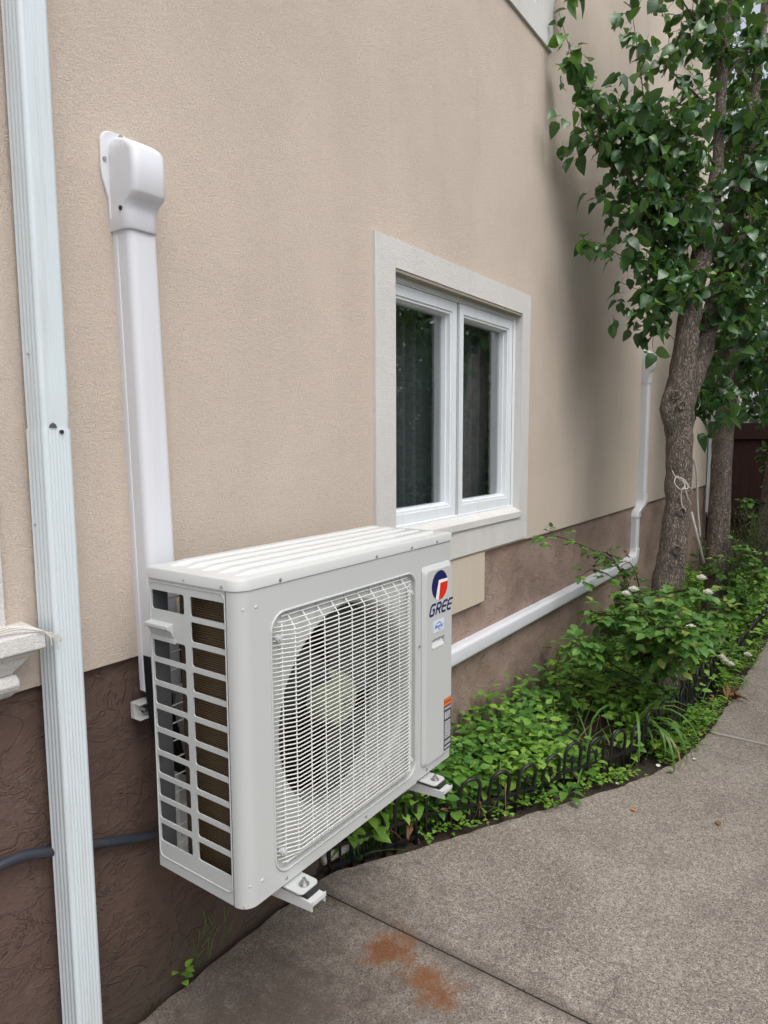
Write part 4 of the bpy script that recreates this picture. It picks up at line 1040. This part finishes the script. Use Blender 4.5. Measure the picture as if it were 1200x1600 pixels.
# ------------------------------------------------------------------ hoop edging
FP = [(1.845, -.015), (2.10, -.125), (2.39, -.262), (2.66, -.415), (2.95, -.540), (3.22, -.675), (3.48, -.770), (3.80, -.830), (4.19, -.872), (4.75, -.900), (5.33, -.925), (6.0, -.955), (6.59, -.985), (7.4, -1.01)]
fpth = smoothpath([(a, b_, 0) for a, b_ in FP], 12); cum = [0]
for a_, b_ in zip(fpth, fpth[1:]): cum.append(cum[-1] + (b_ - a_).length)
def at_len(s):
    for i in range(len(cum) - 1):
        if cum[i+1] >= s: return fpth[i].lerp(fpth[i+1], (s - cum[i]) / max(1e-6, cum[i+1] - cum[i])), (fpth[i+1] - fpth[i]).normalized()
    return fpth[-1], (fpth[-1] - fpth[-2]).normalized()
hf = thing('hoop_edging', 'low black plastic hoop edging curving between flower bed and concrete path', 'garden edging')
rr = random.Random(9); s = 0.0; PITCH = .150
while s < cum[-1] - .5:
    lean = rr.uniform(-.22, .22); dz_ = rr.uniform(-.02, .012)
    def P3(ss, z, out=0.0, lean=lean, dz_=dz_):
        p, d = at_len(ss); nn = Vector((d.y, -d.x, 0)); return p + nn * (out + lean * max(z, 0)) + Vector((0, 0, z + dz_))
    m = MB()
    for zz in (.095, .015):
        a0 = [P3(s + PITCH * 4 * k / 8, zz - .006) for k in range(9)]; a1 = [P3(s + PITCH * 4 * k / 8, zz + .006) for k in range(9)]
        n = 9; vs = []
        for k in range(9):
            for (o_, z_) in ((-.005, -.008), (.005, -.008), (.005, .008), (-.005, .008)): vs.append(P3(s + PITCH * 4 * k / 8, zz + z_, o_))
        m.add(vs, [(4*k + q, 4*k + (q+1) % 4, 4*k + 4 + (q+1) % 4, 4*k + 4 + q) for k in range(8) for q in range(4)] + [(3,2,1,0), (32,33,34,35)])
    pn = m.build('panel', 'fence', hf, bevel=.001)
    for k in range(4):
        c_ = s + PITCH * (k + .5); w_ = .049; H_ = .228 + rr.uniform(-.006, .006)
        m = MB(); pts = [P3(c_ - w_, -.02), P3(c_ - w_, .08), P3(c_ - w_, H_ - w_)]
        for q in range(1, 8): t = R(180 - 180 * q / 8); pts.append(P3(c_ + w_ * math.cos(t), H_ - w_ + w_ * math.sin(t)))
        pts += [P3(c_ + w_, H_ - w_), P3(c_ + w_, .08), P3(c_ + w_, -.02)]
        m.tube(pts, .0082, 7); m.build('hoop', 'fence', pn, smooth=True)
        m = MB(); m.tube([P3(c_, -.01), P3(c_, .115), P3(c_, .128), P3(c_, .140), P3(c_, .172)], [.0055, .0055, .006, .014, .001], 6)
        m.build('spear', 'fence', pn)
    s += PITCH * 4

# ------------------------------------------------------------------ planting
def in_bed(x, y): return edge_y(x) + .05 < y < .0
def weed(m, st, p, H, L, n, rr, seg=3, Wr=.66, spread=.5):
    top = p + Vector((rr.gauss(0, .18) * H, rr.gauss(0, .18) * H, H)); mid = p.lerp(top, .5) + Vector((rr.gauss(0, .05) * H, rr.gauss(0, .05) * H, 0))
    st.tube([p, mid, top], [.0022, .0018, .0012], 4, cap=False)
    a = rr.uniform(0, 6.28)
    for k in range(n):
        t = .25 + .75 * (k + 1) / n; q = p.lerp(mid, t * 2) if t < .5 else mid.lerp(top, t * 2 - 1)
        a += 2.4; d = Vector((math.cos(a), math.sin(a), rr.uniform(-.1, .55))); l = L * rr.uniform(.65, 1.15) * (1.1 - .35 * t)
        b0 = q + d * (l * .35); st.tube([q, b0], .0009, 3, cap=False)
        m.leaf(b0, d, Vector((rr.gauss(0, .25), rr.gauss(0, .25), 1)), l, l * Wr, rr.uniform(.1, .45), rr.uniform(.05, .3), seg)
rr = random.Random(17)
lv = MB(); lv2 = MB(); stm = MB()
for k in range(1000):
    x = 1.95 + (rr.random() ** 1.25) * 6.4; ey = edge_y(x); y = rr.uniform(ey + (.14 if x < 3.4 else .07), -.03)
    wallward = 1 - (y / min(ey, -.05))
    if not in_bed(x, y): continue
    # bare soil patch
    if ((x - 3.55) / .34) ** 2 + ((y + .52) / .17) ** 2 < 1 and rr.random() < .93: continue
    if x < 2.25 and y < -.16: continue
    dn = noise.noise(Vector((x * 2.3, y * 2.3, 8)))
    H = .07 + .27 * max(0, wallward) * (.6 + .8 * max(0, dn + .4)) + rr.uniform(0, .05)
    if x > 4.3: H = .08 + .16 * max(0, dn + .5) + rr.uniform(0, .08)
    z = bed_h(x, y)
    weed(lv if dn > -.05 or rr.random() < .35 else lv2, stm, Vector((x, y, z)), H, rr.uniform(.042, .090) * (1.0 if x < 5 else 1.3), rr.randint(6, 11), rr, 3 if x < 4.5 else 2)
# low creeping leaves along the edging and spilling onto the path
for k in range(800):
    x = 2.2 + (rr.random() ** 1.2) * 7; ey = edge_y(x); y = ey + rr.gauss(.05, .035)
    if x < 3.2 and rr.random() < .6: continue
    if noise.noise(Vector((x * 4, 2, 0))) < -.15: continue
    p = Vector((x, y, .0 + rr.uniform(0, .02)))
    for q in range(5):
        a = rr.uniform(0, 6.28); d = Vector((math.cos(a), math.sin(a), rr.uniform(0, .7))); l = rr.uniform(.014, .030)
        lv.leaf(p + d * rr.uniform(.005, .02) + Vector((0, 0, rr.uniform(0, .03))), d, Vector((0, 0, 1)), l, l * .8, .25, .2, 2)
dry = MB()
for k in range(150):
    x = 2.1 + rr.random() * 5.5; y = rr.uniform(edge_y(x) + .03, -.05); p = Vector((x, y, bed_h(x, y) + .01))
    a = rr.uniform(0, 6.28)
    if rr.random() < .55: dry.leaf(p + Vector((0, 0, rr.uniform(0, .12))), Vector((math.cos(a), math.sin(a), rr.uniform(-.4, .5))), Vector((rr.gauss(0, .5), rr.gauss(0, .5), 1)), rr.uniform(.03, .07), rr.uniform(.012, .03), .4, .5, 3)
    else: dry.tube([p, p + Vector((math.cos(a) * .06, math.sin(a) * .06, rr.uniform(.03, .16))), p + Vector((math.cos(a) * .16, math.sin(a) * .16, rr.uniform(.02, .20)))], .0016, 4, cap=False)
bl_ = MB()
for k in range(260):
    x = 1.95 + rr.random() ** 1.2 * 5; y = rr.uniform(edge_y(x) + .03, -.05); p = Vector((x, y, bed_h(x, y))); a = rr.uniform(0, 6.28)
    bl_.leaf(p, Vector((math.cos(a) * .5, math.sin(a) * .5, 1)), Vector((0, 0, 1)), rr.uniform(.12, .28), .008, rr.uniform(.2, .7), .2, 3)
gc = lv.build('weeds', 'weed_leaf'); tag(gc, kind='stuff', label='bright green leafy weeds and ground cover filling the flower bed', cat='ground cover')
lv2.build('darker_leaves', 'weed_dark', gc); stm.build('stems', 'weed_dark', gc); dry.build('dry_leaves', 'dry_leaf', gc); bl_.build('grass_blades', 'strap_leaf', gc)

def rose(label, base, canes, n, L, seed, flowers, name='rose_bush', extra=None):
    t = thing(name, label, 'rose bush' if flowers else 'shrub'); rr = random.Random(seed); lf = MB(); cn = MB()
    for path in canes:
        sp2 = smoothpath([base] + path, 5); cn.tube(sp2, [.005 * (1 - .7 * i / (len(sp2) - 1)) + .0008 for i in range(len(sp2))], 6)
        for i in range(max(2, len(sp2) // 4), len(sp2)):
            for _ in range(n):
                q = sp2[i] + Vector((rr.gauss(0, .012), rr.gauss(0, .012), rr.gauss(0, .012)))
                d = Vector((rr.gauss(0, 1), rr.gauss(0, 1), rr.gauss(.1, .5))).normalized(); e = q + d * L * 1.5 - Vector((0, 0, L * .2))
                cn.tube([q, e], .0009, 3, cap=False); sd = d.cross(Vector((0, 0, 1)))
                if sd.length < .1: continue
                sd.normalize()
                for (t_, s_) in ((1.0, 0), (.75, 1), (.75, -1), (.42, 1), (.42, -1)):
                    b0 = q.lerp(e, t_); dd = (d + sd * s_ * 1.3).normalized(); l = L * rr.uniform(.75, 1.1)
                    lf.leaf(b0, dd, Vector((rr.gauss(0, .3), rr.gauss(0, .3), 1)), l, l * .72, rr.uniform(.1, .4), rr.uniform(.1, .4), 3)
    lf.build('foliage', 'rose_leaf', t, smooth=True); cn.build('canes', 'twig', t, smooth=True)
    for f_ in flowers:
        m = MB(); c_ = Vector(f_)
        for k in range(16):
            a = 2.4 * k; tl = .25 + .06 * k; d = Vector((math.cos(a) * min(1, tl), math.sin(a) * min(1, tl), 1.1 - .06 * k)).normalized()
            m.leaf(c_ + d * .002, d, Vector((math.cos(a + PI), math.sin(a + PI), .6)), .032, .034, -.3, .5, 3)
        m.build('flower', 'petal', t, smooth=True)
    return t
rose('tall rose bush with small white blooms in front of the nearest trunk', (4.564,-0.579,0.000), [
 [(4.155,-0.568,0.424), (4.042,-0.533,0.679), (4.025,-0.499,0.736)], [(4.076,-0.624,0.454), (4.060,-0.724,0.739), (4.114,-0.882,0.768)], [(4.029,-0.564,0.417), (3.878,-0.491,0.594), (3.791,-0.443,0.661)],
 [(3.991,-0.680,0.447), (3.926,-0.723,0.655), (3.890,-0.827,0.767)], [(3.946,-0.622,0.410), (3.808,-0.651,0.616), (3.784,-0.688,0.698)], [(4.073,-0.803,0.410), (4.056,-0.916,0.619), (4.133,-1.015,0.672)],
 [(3.924,-0.767,0.406), (3.905,-0.880,0.594), (3.867,-0.996,0.621)], [(3.855,-0.506,0.338), (3.694,-0.425,0.478), (3.598,-0.366,0.529)], [(3.747,-0.670,0.508), (3.589,-0.770,0.651), (3.562,-0.898,0.694)], [(3.821,-0.789,0.438), (3.642,-0.854,0.601), (3.590,-0.956,0.598)]], 3, .060, 5, [(3.702,-0.638,0.814), (3.689,-0.606,0.788), (3.971,-0.924,0.864), (3.962,-0.960,0.789), (3.618,-0.947,0.672)])
rose('arching leafy spray reaching left along the brown base over the white duct cover', (5.900,-0.131,0.000), [
 [(5.056,-0.264,0.487), (4.709,-0.241,0.777), (4.213,-0.201,0.951), (3.827,-0.156,1.063), (3.624,-0.128,1.071)], [(4.933,-0.250,0.556), (4.333,-0.228,0.791), (4.074,-0.213,0.770)], [(4.959,-0.288,0.556), (4.600,-0.249,0.838), (4.356,-0.238,0.906)], [(4.997,-0.346,0.533), (4.874,-0.304,0.758), (4.617,-0.290,0.752)]], 1, .045, 6, [], name='shrub_spray')
rose('white-flowered rose leaning over the edging beside the path', (5.276,-0.830,0.000), [
 [(5.065,-0.854,0.201), (4.990,-0.901,0.318)], [(4.928,-0.837,0.189), (4.804,-0.814,0.305)], [(4.974,-0.911,0.145), (4.908,-0.974,0.241)]], 2, .042, 8, [(4.817,-0.945,0.169), (4.802,-0.978,0.158), (4.829,-0.923,0.187), (5.291,-1.021,0.098)])
rose('leafy shrub at the foot of the second trunk', (6.824,-0.742,0.000), [
 [(6.618,-0.751,0.423), (6.581,-0.817,0.719)], [(6.548,-0.662,0.367), (6.318,-0.636,0.627)], [(6.492,-0.914,0.462), (6.461,-1.001,0.696)], [(6.213,-0.879,0.398), (6.176,-0.967,0.574)], [(6.671,-0.484,0.383), (6.671,-0.428,0.674)]], 3, .06, 9, [], name='leafy_shrub')
rose('dark shrub hanging in front of the far board fence', (9.6, -1.0, -.02), [
 [(9.4, -.95, .8), (9.1, -.9, 1.4)], [(9.5, -1.1, .9), (9.3, -1.2, 1.6), (9.0, -1.2, 1.9)], [(9.6, -.8, .9), (9.7, -.6, 1.5)], [(9.4, -1.0, .5), (8.9, -.95, .8)], [(9.5, -.7, .6), (9.2, -.5, .9)]], 4, .085, 10, [], name='leafy_shrub')

# spiky rosemary-like shrub
rs = thing('needle_shrub', 'dark spiky shrub growing beside the second trunk', 'shrub'); rr = random.Random(4); m = MB(); m2 = MB()
for k in range(60):
    a = rr.uniform(0, 6.28); r_ = rr.uniform(0, .4); b0 = Vector((8.15 + r_ * math.cos(a) * .9, -.62 + r_ * math.sin(a) * .7, .0)); tp = b0 + Vector((rr.gauss(0, .10), rr.gauss(0, .10), rr.uniform(.45, .95)))
    m2.tube([b0, tp], [.004, .0015], 4, cap=False)
    for q in range(46):
        p = b0.lerp(tp, .25 + .75 * q / 46); a2 = q * 2.4; d = Vector((math.cos(a2), math.sin(a2), .9)); m.leaf(p, d, Vector((0, 0, 1)), .05, .007, 0, .1, 2)
m.build('needles', 'far_leaf', rs); m2.build('stems', 'twig', rs)

# daylily clumps: arching straps
def strap_clump(label, base, n, Lr, seed, aim=None, wd=.014, name='daylily', cat='plant', spread=1.0):
    rr = random.Random(seed); m = MB(); b0 = Vector(base)
    for k in range(n):
        a = rr.uniform(0, 6.28) if aim is None else aim + rr.gauss(0, .75 * spread)
        L = Lr * rr.uniform(.6, 1.1); d = Vector((math.cos(a), math.sin(a), 0)); sd = Vector((-d.y, d.x, 0)); vs = []; N = 9; up0 = rr.uniform(.7, 1.25)
        x_, z_, th = 0, 0, up0
        for i in range(N + 1):
            t = i / N; w_ = wd * .5 * (math.sin(PI * min(1, .25 + t * .75)) ** .6 if t < 1 else .02)
            c_ = b0 + d * x_ + Vector((0, 0, max(z_, .012 - b0.z)))
            vs += [c_ + sd * w_ + Vector((0, 0, w_ * .4)), c_, c_ - sd * w_ + Vector((0, 0, w_ * .4))]
            x_ += math.cos(th) * L / N; z_ += math.sin(th) * L / N; th -= (.32 + .08 * rr.random()) * (1.2 if i > 2 else .6)
        m.add(vs, [(3*i + q, 3*i + q + 1, 3*i + q + 4, 3*i + q + 3) for i in range(N) for q in (0, 1)])
    return tag(m.build(name, 'strap_leaf', smooth=True), label, cat)
strap_clump('strappy-leaved lily clump arching over the black hoops onto the path', (*(3.604,-0.676,0.000)[:2],   .06), 26, .55, 3, aim=-1.7, wd=.017)
strap_clump('small strappy clump behind the hoops near the unit', (2.924,-0.300,0.000), 12, .26, 4)
strap_clump('strappy leaves at the foot of the rose bush', (4.261,-0.707,0.000), 18, .34, 5, aim=-2.3)
# broad-leaved plants at the edging
def broad(label, base, n, L, seed, name='broadleaf_weed', matn='weed_leaf', H=.05):
    rr = random.Random(seed); m = MB(); b0 = Vector(base)
    for k in range(n):
        a = 2.4 * k; d = Vector((math.cos(a), math.sin(a), rr.uniform(.15, .7))); l = L * rr.uniform(.7, 1.1); z_ = H * rr.random()
        m.tube([b0 + Vector((0, 0, z_ * .5)), b0 + d * .03 + Vector((0, 0, z_))], .0015, 4, cap=False)
        m.leaf(b0 + d * .03 + Vector((0, 0, z_)), d, Vector((0, 0, 1)), l, l * .5, rr.uniform(.3, .7), .25, 3)
    return tag(m.build(name, matn, smooth=True), label, 'weed')
broad('broad-leaved weed in front of the hoops spilling onto the path', (2.873,-0.588,0.000), 9, .075, 1, matn='weed_dark')
broad('broad-leaved weed with large drooping leaf at the bend of the edging', (3.565,-0.816,0.000), 8, .13, 2, H=.12)
broad('tall broad-leaved weed standing against the brown base', (3.747,0.315,0.000), 12, .10, 3, H=.3)
wd = MB(); rr = random.Random(2); st2 = MB()
b0 = Vector((1.19, -.012, .005))
for k in range(7):
    a = rr.uniform(3.2, 6.2); d = Vector((math.cos(a), math.sin(a) * .8, rr.uniform(.1, .8))); wd.leaf(b0 + d * .015 + Vector((0, 0, rr.uniform(.01, .05))), d, Vector((0, 0, 1)), .028, .022, .3, .2, 3)
for k in range(26):
    p0 = Vector((1.24 + .16 * rr.random(), -.004, rr.uniform(0, .12))); wd.tube([p0, p0 + Vector((rr.gauss(0, .02), -.01, rr.uniform(.02, .07)))], .0009, 3, cap=False)
tag(wd.build('seedling', 'weed_leaf', smooth=True), 'tiny seedling sprouting where the brown base meets the path', 'weed')

# second twine pieces on the trunks, canes leaning
def twine(label, knots_, seed, r=.0030):
    m = MB(); rr = random.Random(seed)
    for path in knots_: m.tube(smoothpath(path, 6), r, 5)
    return tag(m.build('twine', 'string', smooth=True), label, 'twine')
twine('white twine knotted in loops round the nearest trunk', [
 [(4.432,-0.651,1.439), (4.431,-0.674,1.400), (4.435,-0.719,1.374), (4.475,-0.749,1.334), (4.525,-0.755,1.307)],
 [(4.431,-0.674,1.400), (4.402,-0.675,1.362), (4.400,-0.713,1.325), (4.415,-0.731,1.352), (4.427,-0.705,1.389), (4.421,-0.677,1.401)],
 [(4.425,-0.683,1.401), (4.418,-0.729,1.383), (4.425,-0.748,1.336), (4.404,-0.719,1.329)],
 [(4.416,-0.717,1.336), (4.418,-0.711,1.285), (4.427,-0.719,1.226), (4.447,-0.734,1.201)], [(4.415,-0.731,1.344), (4.429,-0.745,1.285), (4.470,-0.761,1.232)]], 1)
twine('white twine hanging from the second trunk', [[(6.721,-0.689,2.005), (6.688,-0.692,1.926), (6.666,-0.680,1.826), (6.660,-0.684,1.759)], [(6.688,-0.692,1.926), (6.693,-0.716,1.837), (6.702,-0.736,1.798)], [(6.728,-0.691,2.050), (6.671,-0.677,1.882), (6.662,-0.662,1.799)]], 2, .005)
ck = MB(); ck.tube(smoothpath([(5.621,-0.530,1.502), (5.634,-0.569,1.390), (5.615,-0.592,1.121), (5.605,-0.622,0.878)]), .008, 6); ck.tube([(5.261,-0.615,1.105), (5.271,-0.664,0.921), (5.281,-0.712,0.738)], .010, 6)
tag(ck.build('garden_cane', 'pipe', smooth=True), 'bent garden cane standing between the two nearest trunks', 'cane')

# debris on the path
def leaf_litter(label, loc, mat, L, W, rot, name='fallen_leaf', cat='leaf', group=None):
    m = MB(); m.leaf(Vector((0, 0, 0)), Vector((math.cos(rot), math.sin(rot), .02)), Vector((0, 0, 1)), L, W, -.1, .3, 3)
    o = m.build(name, mat, smooth=True); o.location = (loc[0], loc[1], .006); return tag(o, label, cat, group)
leaf_litter('reddish brown fallen leaf alone on the concrete at right', (3.033,-1.198,0.000), 'dry_leaf', .035, .022, .4)
leaf_litter('yellow fallen leaf on the path by the bend of the edging', (3.415,-0.932,0.000), 'strap_leaf', .035, .02, 2.2)
leaf_litter('white petal on the path near the strappy lily clump', (3.138,-0.749,0.000), 'petal', .022, .02, 1.2, 'petal', 'petal')
leaf_litter('white petal on the path at the bend of the edging', (3.426,-0.858,0.000), 'petal', .028, .024, .2, 'petal', 'petal')
leaf_litter('pale petal lying furthest out on the path', (3.628,-0.994,0.000), 'petal', .022, .018, 2.9, 'petal', 'petal')
leaf_litter('pale curled leaf on bare soil of the bed', (3.910,-0.418,0.000), 'petal', .04, .02, 2.9, 'fallen_leaf')
leaf_litter('orange fallen bloom tip lying on the path by the lily leaves', (2.945,-0.879,0.000), 'orange', .03, .012, 1.2, 'fallen_bloom', 'flower')
m = MB(); b0 = Vector((4.629,-1.006,0.000)); rr = random.Random(8)
for k in range(9):
    d = Vector((rr.uniform(-.3, 1), rr.uniform(-1, .3), rr.uniform(.1, .7))); m.leaf(b0 + Vector((rr.gauss(0, .02), rr.gauss(0, .02), .01)), d, Vector((rr.gauss(0, 1), rr.gauss(0, 1), 1)), .12 * rr.uniform(.6, 1), .03, .4, .9, 3)
tag(m.build('dead_leaves', 'dry_leaf', smooth=True), 'curled heap of brown dead leaves at the path edge by the white rose', 'dead leaves')
